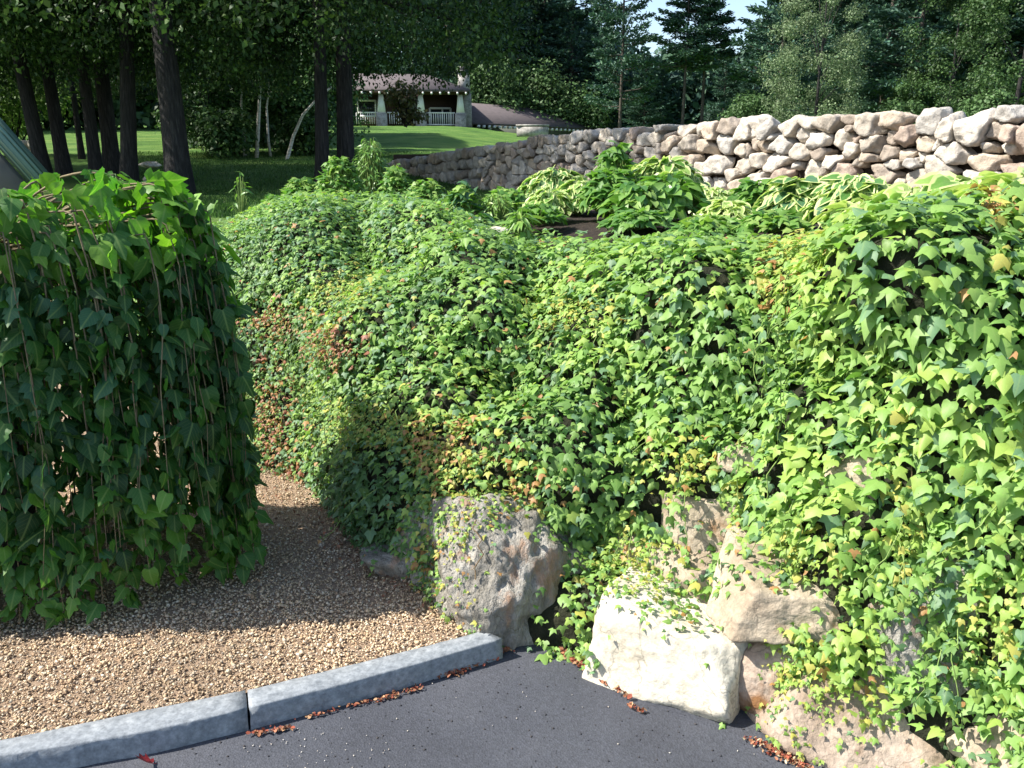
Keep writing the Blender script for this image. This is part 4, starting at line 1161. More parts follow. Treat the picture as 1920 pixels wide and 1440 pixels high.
# grit on asphalt
q_ = []
for _ in range(90):
    a = rng.random(); q_.append(G(610 + rng.normal(0, 75), 1405 + rng.normal(0, 22), 0) if a < .62 else G(rng.uniform(300, 1450), rng.uniform(1240, 1440), 0))
q_ = np.array(q_); q_ = q_[~in_poly(q_, [tuple(p_[:2]) for p_ in kf] + [(1, 4), (-5, 4), (-5, 1)])]
q_[:, 2] = .003
pebbles("grit", q_, rng.uniform(.0025, .0065, len(q_)), [(.45, .41, .36), (.36, .32, .28), (.5, .47, .43)], kind="stuff", label="pale grit scattered on the asphalt")
q_ = np.array([G(rng.uniform(360, 1480), rng.uniform(1240, 1440), 0) for _ in range(260)]); q_ = q_[~in_poly(q_, [tuple(p_[:2]) for p_ in kf] + [(1, 4), (-5, 4), (-5, 1)])]; q_[:, 2] = .001
pebbles("dark_grit", q_, rng.uniform(.003, .009, len(q_)), [(.03, .03, .035), (.05, .045, .045)], kind="stuff", label="dark crumbs scattered on the asphalt")

# ------------------------------------------------------------------ trees
def leaf_cloud(C_, Rad, n, ls, pal, aspect=.65, tilt=None, flat=.75):
    """small leaf quads gathered round clump centres"""
    k = rng.integers(0, len(C_), n)
    d = rng.normal(0, 1, (n, 3)); d /= np.linalg.norm(d, axis=1)[:, None]
    d *= (rng.random((n, 1)) ** .42) * np.array([1, 1, flat])
    P = C_[k] + d * Rad[k][:, None]
    nn = d + np.array([0, 0, .7]) + rng.normal(0, .55, (n, 3))
    tp = rng.normal(0, 1, (n, 3)) + np.array([0, 0, -.5])
    R = frames(nn, tp)
    s = ls * rng.uniform(.6, 1.3, n)
    V0 = np.array([[0, 0, 0], [.5 * aspect, .45, .06], [0, 1, -.08], [-.5 * aspect, .45, .06]])
    V = np.einsum('nij,nkj->nki', R * s[:, None, None], np.broadcast_to(V0, (n, 4, 3))) + P[:, None]
    F = (np.array([[0, 1, 2, 3]])[None] + (np.arange(n) * 4)[:, None, None]).reshape(-1, 4)
    kc = rng.uniform(.75, 1.25, len(C_))[k]
    c = np.array(pal)[rng.integers(0, len(pal), n)] * (rng.uniform(.8, 1.2, n) * kc)[:, None]
    return V.reshape(-1, 3), F, np.repeat(np.c_[c, np.ones(n)], 4, 0)

def trunk_mesh(h, r0, r1, lean=(0, 0), wob=.05, n=12, flare=1.35):
    z = np.linspace(-.15, h, 14); t = np.clip(z / h, 0, 1)
    pts = np.stack([lean[0] * t * h + wob * np.sin(t * 5 + rng.uniform(0, 6)) * t, lean[1] * t * h + wob * np.cos(t * 4 + rng.uniform(0, 6)) * t, z], 1)
    r = r0 + (r1 - r0) * t; r = r * (1 + (flare - 1) * np.exp(-np.clip(z, 0, 99) / .25))
    return tube(pts, r, n), pts

TPAL = [(.022, .055, .012), (.032, .078, .016), (.045, .10, .02), (.075, .14, .025)]
def broad_tree_variant(h, cb, cr, r0, nclump, nleaf, ls, pal, lean=(0, 0), limbs=9):
    """returns trunk mesh, crown mesh"""
    (TV, TFc), tpts = trunk_mesh(h * .8, r0, r0 * .3, lean)
    parts = [(TV, TFc)]
    Cc = []; Rc = []
    for k in range(nclump):
        a = rng.uniform(0, 2 * math.pi); zf = rng.random() ** 1.35
        z = cb + (h - cb) * zf
        prof = math.sin(math.pi * (.30 + .66 * zf)) ** .7
        r = cr * prof * rng.uniform(.35, 1) ** .6
        Cc.append([r * math.cos(a) + lean[0] * z, r * math.sin(a) + lean[1] * z, z]); Rc.append(rng.uniform(.55, 1.0) * cr * .27)
    Cc = np.array(Cc); Rc = np.array(Rc)
    for k in rng.permutation(nclump)[:limbs * 3]:
        zb = max(cb * 1.35, Cc[k][2] * .6); b0 = np.array([np.interp(zb, tpts[:, 2], tpts[:, 0]), np.interp(zb, tpts[:, 2], tpts[:, 1]), zb])
        mid = b0 * .5 + Cc[k] * .5 + np.array([0, 0, .25])
        parts.append(tube(np.array([b0, mid, Cc[k]]), [r0 * .28, r0 * .17, r0 * .05], 6))
    tv, tf = joinm(parts)
    V, F, c = leaf_cloud(Cc, Rc, nleaf, ls, pal)
    return mesh_np("trunk", tv, tf, M_bark, smooth=True), mesh_np("crown", V, F, M_tree, c)
def tree(name, label, cat, x, y, variant, rz=0, scale=(1, 1, 1), z=None, group=None):
    t, c = variant
    root = thing(name, label, cat, (x, y, float(H(x, y)) if z is None else z), group)
    root.rotation_euler = (0, 0, rz); root.scale = scale
    link("trunk", t, root); link("crown", c, root)
    return root
big = [broad_tree_variant(11.5, 2.3, 4.3, .185, 170, 46000, .09, TPAL) for _ in range(3)]
def px_x(px_, Y, py_=300):
    d = ray(px_, py_); return d[0] / d[1] * Y
trees_l = [(335, 12.6, 1.0, "stout straight trunked shade tree right of the flat stacked stones"), (604, 13.9, .63, "slimmer trunk of the leaning pair in front of the lodge"), (648, 14.2, .80, "thicker trunk of the leaning pair in front of the lodge"),
           (84, 15.5, .72, "dark tree just right of the green roof edge, leaning left"), (122, 17.2, .72, "dark tree second from the green roof edge"), (158, 22.5, .42, "thin distant tree between the dark trunks"),
           (182, 15.8, .62, "dark tree behind the mulberry with a greyish lit side"), (213, 17.0, .85, "blackish tree tucked behind the forked dark trunk"), (240, 14.2, .72, "dark tree leaning right, left of the flat stacked stones")]
lean_deg = {84: -4, 240: 6, 604: 2, 648: 2, 122: -2}
for i, (p_, Y_, sc, lab) in enumerate(trees_l):
    r = tree("shade_tree", lab, "tree", px_x(p_, Y_, 330), Y_, big[i % 3], rz=0 if i < 3 else i * 1.1, scale=(sc, sc, .95) if sc > .6 else (sc, sc, .8), group=None)
    r.rotation_euler = (0, math.radians(lean_deg.get(p_, 0)), 0)
# more crowns outside and above the frame to the left and back
extra = [(-13.5, 15.5, 1.0), (-18, 17, 1.1), (-14.5, 19.5, 1.0), (-27, 15, 1.1)]
for i, (x, y, sc) in enumerate(extra):
    tree("shade_tree", ["shade tree beyond the left edge near the green roof", "tall shade tree far left behind the others", "bushy shade tree behind the row of dark trunks", "full shade tree behind the dark trunk row at the lawn edge"][i], "tree", x, y, big[(i + 1) % 3], rz=i * 2.0, scale=(sc, sc, 1.0))
# birches and leafy saplings at the lawn edge
BPAL = [(.05, .12, .03), (.07, .15, .035), (.10, .19, .05), (.04, .10, .03)]
def birch(label, pts_px, Y, rad, nleaf, crown_c, crown_r, bare_=False):
    pts = np.array([W(a, b, Y + dy) for a, b, dy in pts_px]); b0 = pts[0].copy(); b0[2] = float(H(b0[0], b0[1])) - .05
    pts = np.concatenate([[b0], pts]); root = thing("birch", label, "tree", tuple(b0))
    Vv, Ff = tube(pts - b0, np.linspace(rad, rad * .4, len(pts)), 8); link("trunk", mesh_np("trunk", Vv, Ff, M_birch, smooth=True), root)
    Cc = np.array([W(crown_c[0] + rng.normal(0, crown_r[0] * .5), crown_c[1] + rng.normal(0, crown_r[1] * .5), Y + rng.normal(0, .8)) for _ in range(22)]) - b0
    V, F, c = leaf_cloud(Cc, rng.uniform(.3, .6, 22), nleaf, .10, BPAL); link("crown", mesh_np("crown", V, F, M_tree, c), root)
birch("slender white birch stem at the back edge of the shaded lawn", [(481, 300, 0), (484, 240, 0), (487, 180, 0), (490, 110, .2)], 23, .07, 2600, (480, 110), (50, 60))
birch("thin pale birch stem right of the slender white birch", [(508, 300, 0), (503, 260, 0), (500, 200, 0), (508, 130, .2)], 23.5, .05, 2200, (520, 110), (40, 50))
birch("pale birch bending to the right towards the leaning trunks", [(538, 300, 0), (550, 255, 0), (568, 215, 0), (592, 188, 0), (625, 160, .3)], 22.5, .055, 1800, (600, 120), (50, 50))
birch("short pale birch stem left among the leaves", [(455, 235, 0), (452, 195, 0), (455, 150, 0)], 24, .05, 2200, (440, 120), (50, 60))
def bush(name, label, px_, Y, w, h, nleaf, ls, pal, cat="bush", z=None, ncl=16):
    x = px_x(px_, Y); zz_ = float(H(x, Y)) if z is None else z
    root = thing(name, label, cat, (x, Y, zz_))
    Cc = np.stack([rng.uniform(-.5, .5, ncl) * w * .8, rng.uniform(-.5, .5, ncl) * w * .6, rng.uniform(.15, .85, ncl) * h], 1)
    Cc[:, :2] *= (1 - .5 * (Cc[:, 2:] / h))
    V, F, c = leaf_cloud(Cc, rng.uniform(.18, .3, ncl) * w, nleaf, ls, pal)
    link("foliage", mesh_np("foliage", V, F, M_tree, c), root, kind="stuff")
    st = [tube(np.array([[0, 0, -.05], Cc[k] * .5, Cc[k]]), [.03, .02, .01], 5) for k in range(min(8, ncl))]
    link("stems", mesh_np("stems", *joinm(st), M_bark), root, kind="stuff")
for p_, Y_, w_, h_, nl, lab in [(400, 24.5, 3.2, 4.0, 7000, "tall leafy bush right of the stout trunk"), (460, 26, 3.2, 3.4, 6500, "loose green bush behind the slender white birch"), (540, 26, 3.4, 3.6, 7000, "loose green bush behind the bending birch"),
                            (600, 27, 3.0, 4.0, 6000, "leafy bush behind the leaning tree pair"), (430, 23, 1.8, 1.2, 3000, "low bush at the foot of the short pale birch"), (570, 24, 1.6, 1.0, 2500, "low bush at the foot of the bending birch")]:
    bush("bush", lab, p_, Y_, w_, h_, nl, .13, BPAL)
bush("bush", "sunlit yellow green bush between the green roof and the dark trunks", 25, 24, 3.5, 2.6, 7000, .12, [(.10, .20, .03), (.07, .15, .025), (.14, .24, .04)])
bush("hanging_spray", "bush of brownish green leaves in front of the lodge porch", 762, 19, .9, .9, 900, .10, [(.10, .11, .03), (.07, .10, .025), (.13, .12, .05)], z=2.35, ncl=10)

# stones by the trunk
def stone_thing(label, px_, py_, Y, r, seed, mat=M_rock_tan):
    p = W(px_, py_, Y); Vr, Fr = rock_mesh(r, [((0, 0, 1), .8)], seed, sub=4, amp=.06)
    link("boulder", mesh_np("boulder", Vr, Fr, mat, smooth=True), loc=tuple(p), label=label, category="boulder")
stone_thing("upper flat stone of the two stacked beside the stout trunk", 282, 307, 11.5, (.10, .09, .035), 71, M_rock_grey)
stone_thing("lower dark stone of the two stacked beside the stout trunk", 287, 330, 11.5, (.10, .10, .06), 72, M_rock_grey)
for i, (a, b) in enumerate([(42, 272), (52, 286), (66, 272), (68, 300), (58, 308)]):
    stone_thing(["topmost pale stone behind the green roof edge", "middle pale stone behind the green roof edge", "pale stone against the leftmost dark trunk", "lower pale stone against the leftmost dark trunk", "lowest pale stone above the mulberry leaves"][i], a, b, 19, (.16, .15, .13), 80 + i, M_rock_white)

# pines
PPAL = [(.040, .095, .066), (.056, .125, .078), (.075, .15, .08), (.030, .075, .058)]
def pine_variant(h, cr, cb, nb, seed, ls=.42, per=120):
    (TV, TFc), tpts = trunk_mesh(h * .97, .20, .03, wob=.12, n=9)
    parts = [(TV, TFc)]; Ps, Ds = [], []
    for k in range(nb):
        zf = (k + rng.random()) / nb; z = cb + (h - cb) * zf
        L = cr * (1 - zf ** 1.6) * rng.uniform(.55, 1.1) + .35
        a = rng.uniform(0, 2 * math.pi); d = np.array([math.cos(a), math.sin(a), 0]); sd = np.array([-d[1], d[0], 0])
        b0 = np.array([np.interp(z, tpts[:, 2], tpts[:, 0]), np.interp(z, tpts[:, 2], tpts[:, 1]), z])
        rise = rng.uniform(.0, .22) + zf * .3
        end = b0 + d * L + np.array([0, 0, L * rise])
        if k % 2 == 0: parts.append(tube(np.array([b0, b0 * .5 + end * .5 - np.array([0, 0, .05 * L]), end]), [.05, .035, .012], 4))
        m = int(per * (L / cr + .3))
        t = rng.random(m) ** .6 * .85 + .2
        lat = rng.normal(0, .22, m) * L * (1.1 - .6 * t)
        p = b0 + (end - b0) * t[:, None] + sd * lat[:, None] + np.c_[np.zeros((m, 2)), rng.normal(0, .10, m)]
        dd = d + sd * (lat / (L * .4 + .1))[:, None] + np.c_[rng.normal(0, .3, (m, 2)), rng.uniform(-.05, .5, m)]
        Ps.append(p); Ds.append(dd)
    P = np.concatenate(Ps); D = np.concatenate(Ds); n = len(P)
    Nn = np.array([0, 0, 1.0]) + rng.normal(0, .55, (n, 3))
    R = frames(Nn, D); s = ls * rng.uniform(.6, 1.25, n)
    V0 = np.array([[0, 0, 0], [.22, .45, .05], [.05, 1, 0], [-.22, .55, .05], [0, .5, -.12]])
    V = np.einsum('nij,nkj->nki', R * s[:, None, None], np.broadcast_to(V0, (n, 5, 3))) + P[:, None]
    F = (np.array([[0, 1, 4], [1, 2, 4], [2, 3, 4], [3, 0, 4]])[None] + (np.arange(n) * 5)[:, None, None]).reshape(-1, 3)
    c = np.array(PPAL)[rng.integers(0, 4, n)] * rng.uniform(.75, 1.25, (n, 1))
    tv, tf = joinm(parts)
    return mesh_np("trunk", tv, tf, M_pinebark, smooth=True), mesh_np("crown", V.reshape(-1, 3), F, M_needle, np.repeat(np.c_[c, np.ones(n)], 5, 0))
pines = [pine_variant(20, 4.0, 1.6, 130, 1), pine_variant(20, 3.6, 7.5, 100, 2), pine_variant(20, 4.4, 2.2, 120, 3), pine_variant(20, 3.4, 1.2, 140, 4)]
pl = [(905, 84, 1.15, 0), (960, 88, 1.05, 2), (1020, 92, 1.1, 3), (1070, 84, .95, 0), (1160, 60, .80, 2), (1235, 84, .36, 3), (1276, 60, .58, 1), (1311, 61, .60, 1), (1350, 80, .38, 0), (1450, 58, .82, 0), (1490, 70, .98, 2), (1560, 78, 1.1, 3), (1640, 66, 1.05, 0),
      (1700, 58, .95, 2), (1760, 70, 1.15, 1), (1815, 60, 1.1, 3), (1880, 66, 1.2, 0), (1945, 58, 1.1, 2), (2030, 64, 1.2, 3), (2120, 70, 1.2, 0), (845, 80, 1.1, 3), (780, 84, 1.15, 0), (715, 90, 1.1, 2), (1120, 82, .66, 3), (1405, 84, .42, 2), (1205, 74, .34, 0), (1600, 88, 1.2, 0), (1850, 84, 1.3, 2), (1730, 86, 1.25, 0)]
plab = {1160: "dark pine whose single bare trunk shows above the wall", 1276: "left one of the two thin bare-stemmed pines", 1311: "right one of the two thin bare-stemmed pines", 1235: "short distant pine under the largest patch of sky", 1205: "small young pine below the largest patch of sky", 1450: "full pine just left of the pale bushy tree",
        1070: "dark pine directly above the right end of the lodge wing", 1350: "distant pine below the small sky gap", 905: "tall pine rising just right of the lodge chimney", 960: "tall pine behind the ridge of the lodge wing", 1020: "tall pine behind the middle of the lodge wing roof",
        1490: "tall pine directly behind the left half of the pale bushy tree", 1560: "tall far pine directly behind the top of the pale bushy tree", 1640: "tall pine touching the right side of the pale bushy tree", 1700: "wide pine above the small round bush", 1760: "bare-stemmed pine behind the darker green leafy tree",
        1815: "tall pine between the darker leafy tree and the bright leafy tree", 1880: "tall pine behind the bright leafy tree", 1945: "wide pine at the right edge of the picture", 845: "distant pine behind the lodge chimney", 780: "distant pine behind the lodge porch roof", 715: "distant pine behind the left end of the lodge",
        1120: "distant pine in the gap left of the single bare trunk", 1405: "distant pine between the small sky gap and the pale bushy tree", 1600: "farthest pine behind the pale bushy tree", 1850: "farthest pine behind the bright leafy tree", 1730: "farthest pine behind the small round bush",
        2030: "pine just beyond the right edge", 2120: "pine well beyond the right edge"}
tex = ["tall dark pine in the wood behind the stone wall"]
for i, (p_, Y_, sc, v_) in enumerate(pl):
    x = px_x(p_, Y_)
    lab = plab.get(p_)
    r = tree("pine_tree", lab or "tall dark pine merging into the wood behind the wall and lodge", "pine tree", x, Y_, pines[v_], rz=i * 1.7, scale=((sc if sc > .65 else sc * 1.15) * (.72 if p_ == 1160 else 1) * rng.uniform(.9, 1.1),) * 2 + (sc,), group="pines behind the stone wall")
# pale bushy deciduous tree and others in front of the pines
GP2 = [(.15, .215, .10), (.125, .19, .085), (.17, .24, .115), (.19, .25, .13)]
pale = broad_tree_variant(8.6, .8, 2.9, .10, 120, 26000, .11, GP2, limbs=5)
tree("birch_tree", "pale olive green bushy tree standing in front of the pines", "tree", px_x(1522, 46), 46, pale)
mp = broad_tree_variant(9.5, 1.0, 3.4, .14, 90, 20000, .16, [(.04, .09, .028), (.055, .11, .032), (.07, .13, .036)], limbs=5)
tree("deciduous_tree", "bright green leafy tree at the right edge in front of the pines", "tree", px_x(1890, 44), 44, mp, scale=(1, 1, .95))
tree("deciduous_tree", "darker green leafy tree between the pale tree and the right edge", "tree", px_x(1765, 54), 54, mp, rz=2, scale=(.9, .9, 1.0))
for p_, Y_, w_, h_, lab in [(1680, 44, 2.6, 2.0, "small round bush right of the pale bushy tree"), (985, 78, 9, 6.5, "light green bush behind the lodge wing roof, left"), (1058, 80, 8, 5.5, "light green bush beyond the low end of the lodge wing"), (910, 76, 7, 7, "green bush beside the lodge chimney"),
                          (1400, 50, 3.5, 2.6, "low bush at the left foot of the pale bushy tree"), (1840, 40, 3.0, 2.4, "low bush at the foot of the bright leafy tree")]:
    bush("bush", lab, p_, Y_, w_, h_, 6000, .16 if Y_ < 60 else .30, [(.06, .12, .035), (.08, .15, .045), (.10, .18, .06)], ncl=24)

# far wood as one mass (broad belt, gaps towards the sky)
def belt(name, label, a0, a1, dist0, dist1, hfun, n, ls, pal, mat):
    a = rng.uniform(a0, a1, n); r = rng.uniform(dist0, dist1, n)
    x = r * np.sin(a); y = r * np.cos(a); z0 = H(x, y)
    hm = hfun(a); cl = np.array([noise.noise(Vector((xx * .12, yy * .12, 3))) for xx, yy in zip(x, y)])
    zf = rng.random(n) ** .8
    P = np.stack([x, y, z0 + zf * hm * (1 + .35 * cl)], 1)
    R = frames(rng.normal(0, .7, (n, 3)) + np.array([0, -.3, .8]), rng.normal(0, 1, (n, 3)))
    s = ls * rng.uniform(.6, 1.4, n)
    V0 = np.array([[0, 0, 0], [.3, .45, .1], [0, 1, -.1], [-.3, .45, .1]])
    V = np.einsum('nij,nkj->nki', R * s[:, None, None], np.broadcast_to(V0, (n, 4, 3))) + P[:, None]
    F = (np.array([[0, 1, 2, 3]])[None] + (np.arange(n) * 4)[:, None, None]).reshape(-1, 4)
    c = np.array(pal)[rng.integers(0, len(pal), n)] * rng.uniform(.7, 1.25, (n, 1))
    link(name, mesh_np(name, V.reshape(-1, 3), F, mat, np.repeat(np.c_[c, np.ones(n)], 4, 0)), kind="stuff", label=label)
def hf(a):
    px_ = 960 + np.tan(a) * FPX / cp
    h = np.interp(px_, [-300, 900, 1130, 1190, 1215, 1250, 1340, 1370, 1400, 1500, 2400], [24, 22, 11, 8.5, 8, 8.5, 9, 8, 10, 22, 28])
    return h
belt("pine_forest", "dark far pine wood behind the nearer pines", -.62, .75, 92, 118, hf, 120000, .85, PPAL, M_needle)
belt("broadleaf_forest", "dark leafy wood behind the birches at the lawn edge", -.375, -.225, 30, 42, lambda a: np.interp(a, [-.37, -.3, -.22], [9, 8, 6]), 26000, .45, [(.025, .065, .016), (.04, .09, .02), (.055, .115, .026)], M_tree)
belt("broadleaf_forest", "dark leafy wood far behind the row of dark trunks", -.85, -.375, 52, 64, lambda a: 14 + 0 * a, 36000, .75, [(.025, .065, .016), (.035, .085, .02), (.05, .105, .026)], M_tree)

# grass tufts near lawn
n = 60000
gy = rng.uniform(8.0, 26, n); gx = rng.uniform(-7.5, .6, n) * gy / 16
gzv = H(gx, gy)
R = frames(np.c_[rng.normal(0, 1, (n, 2)), np.full(n, .15)], np.c_[rng.normal(0, .35, (n, 2)), np.ones(n)])
V0 = np.array([[-.12, 0, 0], [.12, 0, 0], [0, 1, 0]])
V = np.einsum('nij,nkj->nki', R * rng.uniform(.04, .085, n)[:, None, None], np.broadcast_to(V0, (n, 3, 3))) + np.c_[gx, gy, gzv - .01][:, None]
c = np.array([(.045, .11, .018), (.06, .14, .022), (.035, .09, .016)])[rng.integers(0, 3, n)]
link("grass", mesh_np("grass", V.reshape(-1, 3), np.arange(n * 3).reshape(-1, 3), M_tree, np.repeat(np.c_[c, np.ones(n)], 3, 0)), kind="stuff", label="short grass blades on the shaded lawn")

# ------------------------------------------------------------------ lodge
def flat_mat(name, c, rough=.7, scale=6, vary=.15, stretch=None, bump=.2):
    c = np.array(c)
    return noise_mat(name, [(.3, tuple(c * (1 - vary))), (.7, tuple(np.minimum(c * (1 + vary), .9)))], scale, rough=rough, bump=bump, stretch=stretch)
M_roof = flat_mat("roof_shingle", (.105, .088, .090), .85, 3, .18)
M_white = flat_mat("white_paint", (.78, .77, .74), .5, 3, .04)
M_dark = flat_mat("dark_siding", (.055, .035, .028), .8, 4, .25, (1, 1, 8))
M_green = flat_mat("grey_green_siding", (.26, .29, .26), .8, 4, .1, (1, 1, 8))
M_stonew = rock_mat("stone_facing", [(.3, (.16, .15, .14)), (.5, (.34, .32, .30)), (.75, (.55, .53, .50))], 4, bump=.6)
M_glass, nt_, out_ = mat_new("window_glass"); p_ = N(nt_, "ShaderNodeBsdfPrincipled"); p_.inputs['Base Color'].default_value = (.02, .025, .03, 1); p_.inputs['Roughness'].default_value = .08; nt_.links.new(p_.outputs[0], out_.inputs[0])
HB = 66.0
HROT = math.radians(5)
h_e = np.array([math.cos(HROT), math.sin(HROT)])
h0 = np.array([px_x(880, HB), HB]); h_n = np.array([h_e[1], -h_e[0]])
hz0 = float(H(*h0))
lodge = thing("lodge", "stone and timber lodge with brown roof and white tapered porch pillars on the lawn", "house", (h0[0], h0[1], hz0))
lodge.rotation_euler = (0, 0, HROT)
FR = [h0, h_e]
def fac(px_, py_, out=0.0):
    """facade coordinates (along, up) of a picture point on the facade plane"""
    e_ = FR[1]; n_ = np.array([e_[1], -e_[0]])
    d = ray(px_, py_); o = FR[0] + n_ * out
    A = np.array([[d[0], -e_[0]], [d[1], -e_[1]]]); t, s = np.linalg.solve(A, o)
    return s, EYE[2] + d[2] * t - hz0
def hpart(name, parts, mat, parent=None, **pr):
    V, F = joinm(parts); return link(name, mesh_np(name, V, F, mat), parent or lodge, **pr)
# porch pillars : local x along facade, local -y towards viewer
pillars_px = [(715, 3.0), (789, 3.0), (863, 3.0)]
def tapered(x, y, z0, z1, w0, w1):
    V = []
    for z, w_ in ((z0, w0), (z1, w1)):
        for sx, sy in ((-1, -1), (1, -1), (1, 1), (-1, 1)): V.append([x + sx * w_ / 2, y + sy * w_ / 2, z])
    F = [[0, 3, 2, 1], [4, 5, 6, 7]] + [[i, (i + 1) % 4, 4 + (i + 1) % 4, 4 + i] for i in range(4)]
    return np.array(V, float), np.array(F)
ptop = fac(863, 178, 2.0)[1]; pmid = fac(863, 213, 2.0)[1]
s715 = fac(715, 200, 2.0)[0]; s789 = fac(789, 200, 2.0)[0]; s863 = fac(863, 200, 2.0)[0]
sL = fac(668, 210, 2.0)[0]; sR = s863
for s in (s715, s789, s863):
    b = hpart("pillar_base", [tapered(s, -2.0, -.9, pmid, .85, .78)], M_stonew)
    hpart("pillar", [tapered(s, -2.0, pmid + .003, ptop, .62, .32)], M_white)
hpart("terrace", [box_np(((sL + sR) / 2, -1.0, -.55), (sR - sL + 1.0, 2.6, 1.0))], M_stonew)
hpart("beam", [box_np(((sL + sR) / 2, -2.0, ptop + .17), (sR - sL + 1.2, .35, .32))], M_dark)
hpart("wall", [box_np(((sL + sR) / 2, 1.5, (ptop + .2) / 2 - .1), (sR - sL - .2, 3.0, ptop + .6))], M_dark)
# doors / windows
for (a, b) in ((806, 845),):
    s0, s1 = fac(a, 210)[0], fac(b, 210)[0]; z1 = fac(820, 203)[1]
    wf = hpart("door_frame", [box_np(((s0 + s1) / 2, -.04, z1), (s1 - s0, .12, .14)), box_np((s0, -.04, z1 / 2), (.14, .12, z1)), box_np((s1, -.04, z1 / 2), (.14, .12, z1)), box_np((s0 + (s1 - s0) * .6, -.04, z1 / 2), (.12, .12, z1))], M_white)
    hpart("pane", [box_np(((s0 + s1) / 2, -.012, z1 / 2), (s1 - s0, .02, z1 - .1))], M_glass, wf)
s0, s1 = fac(672, 215)[0], fac(705, 215)[0]
wf = hpart("window", [box_np(((s0 + s1) / 2, -.03, 1.9), (s1 - s0, .1, .12)), box_np(((s0 + s1) / 2, -.03, .8), (s1 - s0, .1, .12)), box_np((s0, -.03, 1.35), (.12, .1, 1.2)), box_np((s1, -.03, 1.35), (.12, .1, 1.2))], M_white)
hpart("pane", [box_np(((s0 + s1) / 2, -.012, 1.35), (s1 - s0 - .1, .02, 1.0))], M_glass, wf)
# railing
rl = hpart("railing", [box_np(((s789 + s863) / 2, -2.05, .95), (s863 - s789 - .8, .08, .08)), box_np(((s789 + s863) / 2, -2.05, .12), (s863 - s789 - .8, .08, .08)), box_np(((s715 + sL) / 2, -2.05, .95), (s715 - sL, .08, .08)), box_np(((s715 + s789) / 2, -2.05, .95), (s789 - s715 - .8, .08, .08))], M_white)
hpart("balusters", [box_np((s, -2.05, .53), (.05, .05, .76)) for s in np.arange(sL, s863 - .4, .16) if abs(s - s789) > .45 and abs(s - s715) > .45], M_white, rl, kind="stuff")
# main roof: eave line over the porch, hipped right end rising to a ridge
ze = ptop + .33
ridge_z = fac(790, 140, -1.5)[1]
rx0, rx1 = sL - 1.0, sR + .7
rdx = fac(798, 140)[0]
def prism(pts, F): return np.array(pts, float), F
th_ = .18
RT = [(rx0, -2.8, ze), (rx1, -2.8, ze), (rx1, 5.0, ze), (rx0, 5.0, ze), (rx0, 1.1, ridge_z), (rdx, 1.1, ridge_z)]
RTv = np.array(RT); RBv = RTv.copy(); RBv[:, 2] -= th_
def roofmesh(T_, Bm):
    V = np.concatenate([T_, Bm]); F = [[0, 1, 5], [0, 5, 4], [1, 2, 5], [2, 3, 4], [2, 4, 5], [3, 0, 4], [6, 11, 7], [6, 10, 11], [7, 11, 8], [8, 10, 9], [8, 11, 10], [9, 10, 6]]
    for a, b in ((0, 1), (1, 2), (2, 3), (3, 0)): F += [[a, a + 6, b + 6], [a, b + 6, b]]
    return V, np.array(F)
V, F = roofmesh(RTv, RBv)
roof = link("roof", mesh_np("roof", V, F, M_roof), lodge)
for s in np.arange(rx0 + .3, rx1, .62):
    hpart("rafter_tail", [box_np((s, -2.70, ze - .27), (.13, .34, .15))], M_white, roof)
# chimney
cs = fac(870, 200, .3)[0]; cz = fac(870, 138, .3)[1]
ch = hpart("chimney", [tapered(cs, -.6, -.5, cz * .62, 1.15, 1.05), tapered(cs, -.6, cz * .62, cz, .92, .82)], M_stonew)
hpart("chimney_cap", [box_np((cs, -.6, cz + .10), (1.05, 1.0, .18)), box_np((cs, -.6, cz + .32), (.6, .6, .26))], flat_mat("chimney_cap_metal", (.05, .05, .05), .5), ch)
# wing: long hipped roof, turned away so that it recedes to the right
WROT = math.radians(50)
J = np.array([px_x(874, HB + .8), HB + .8])
FR[0] = J; FR[1] = np.array([math.cos(WROT), math.sin(WROT)])
loc_j = Vector(((J - h0) @ h_e, (J - h0) @ np.array([-h_e[1], h_e[0]]), 0))
def turned(o):
    o.location = loc_j; o.rotation_euler = (0, 0, WROT - HROT); return o
ws0 = 0.0; ws1 = fac(1094, 249)[0]
wz_e = (fac(900, 226)[1] + fac(1060, 244)[1]) / 2
wr1 = fac(985, 205, -3)[0]; wz_r = (fac(890, 190, -3)[1] + fac(975, 203, -3)[1]) / 2
RT = np.array([(ws0 - .2, -1.0, wz_e), (ws1, -1.0, wz_e), (ws1, 7, wz_e), (ws0 - .2, 7, wz_e), (ws0, 3.0, wz_r), (wr1, 3.0, wz_r)], float)
RBv = RT.copy(); RBv[:, 2] -= .16
V, F = roofmesh(RT, RBv)
wroof = turned(link("wing_roof", mesh_np("wing_roof", V, F, M_roof), lodge))
for s in np.arange(ws0 + .4, ws1 - .1, .62):
    hpart("rafter_tail", [box_np((s, -.93, wz_e - .26), (.18, .30, .18))], M_white, wroof)
sw = fac(911, 240)[0]
turned(hpart("wing_wall", [box_np(((sw + ws1) / 2 - .3, 2.8, wz_e / 2 - 1.1), (ws1 - sw - .6, 6.0, wz_e + 2.0))], M_green))
turned(hpart("wing_back_wall", [box_np(((ws0 + sw) / 2, 3.5, wz_e / 2 - 1.1), (sw - ws0 - .01, 4.0, wz_e + 2.0))], M_dark))
turned(hpart("post", [box_np((sw - .15, -.5, wz_e / 2 - .6), (.26, .26, wz_e + 1.0))], M_white))
# ledge as separate thing in front of the wing
lw = thing("low_wall", "low pale stone ledge on the grass below the lodge wing", "wall", (float(px_x(998, 52)), 52.0, float(H(0, 52))))
hpart("coping", [box_np((0, 0, .62), (2.0, .5, .10))], M_stonew, lw); hpart("masonry", [box_np((0, 0, .25), (1.9, .4, .56))], M_stonew, lw)

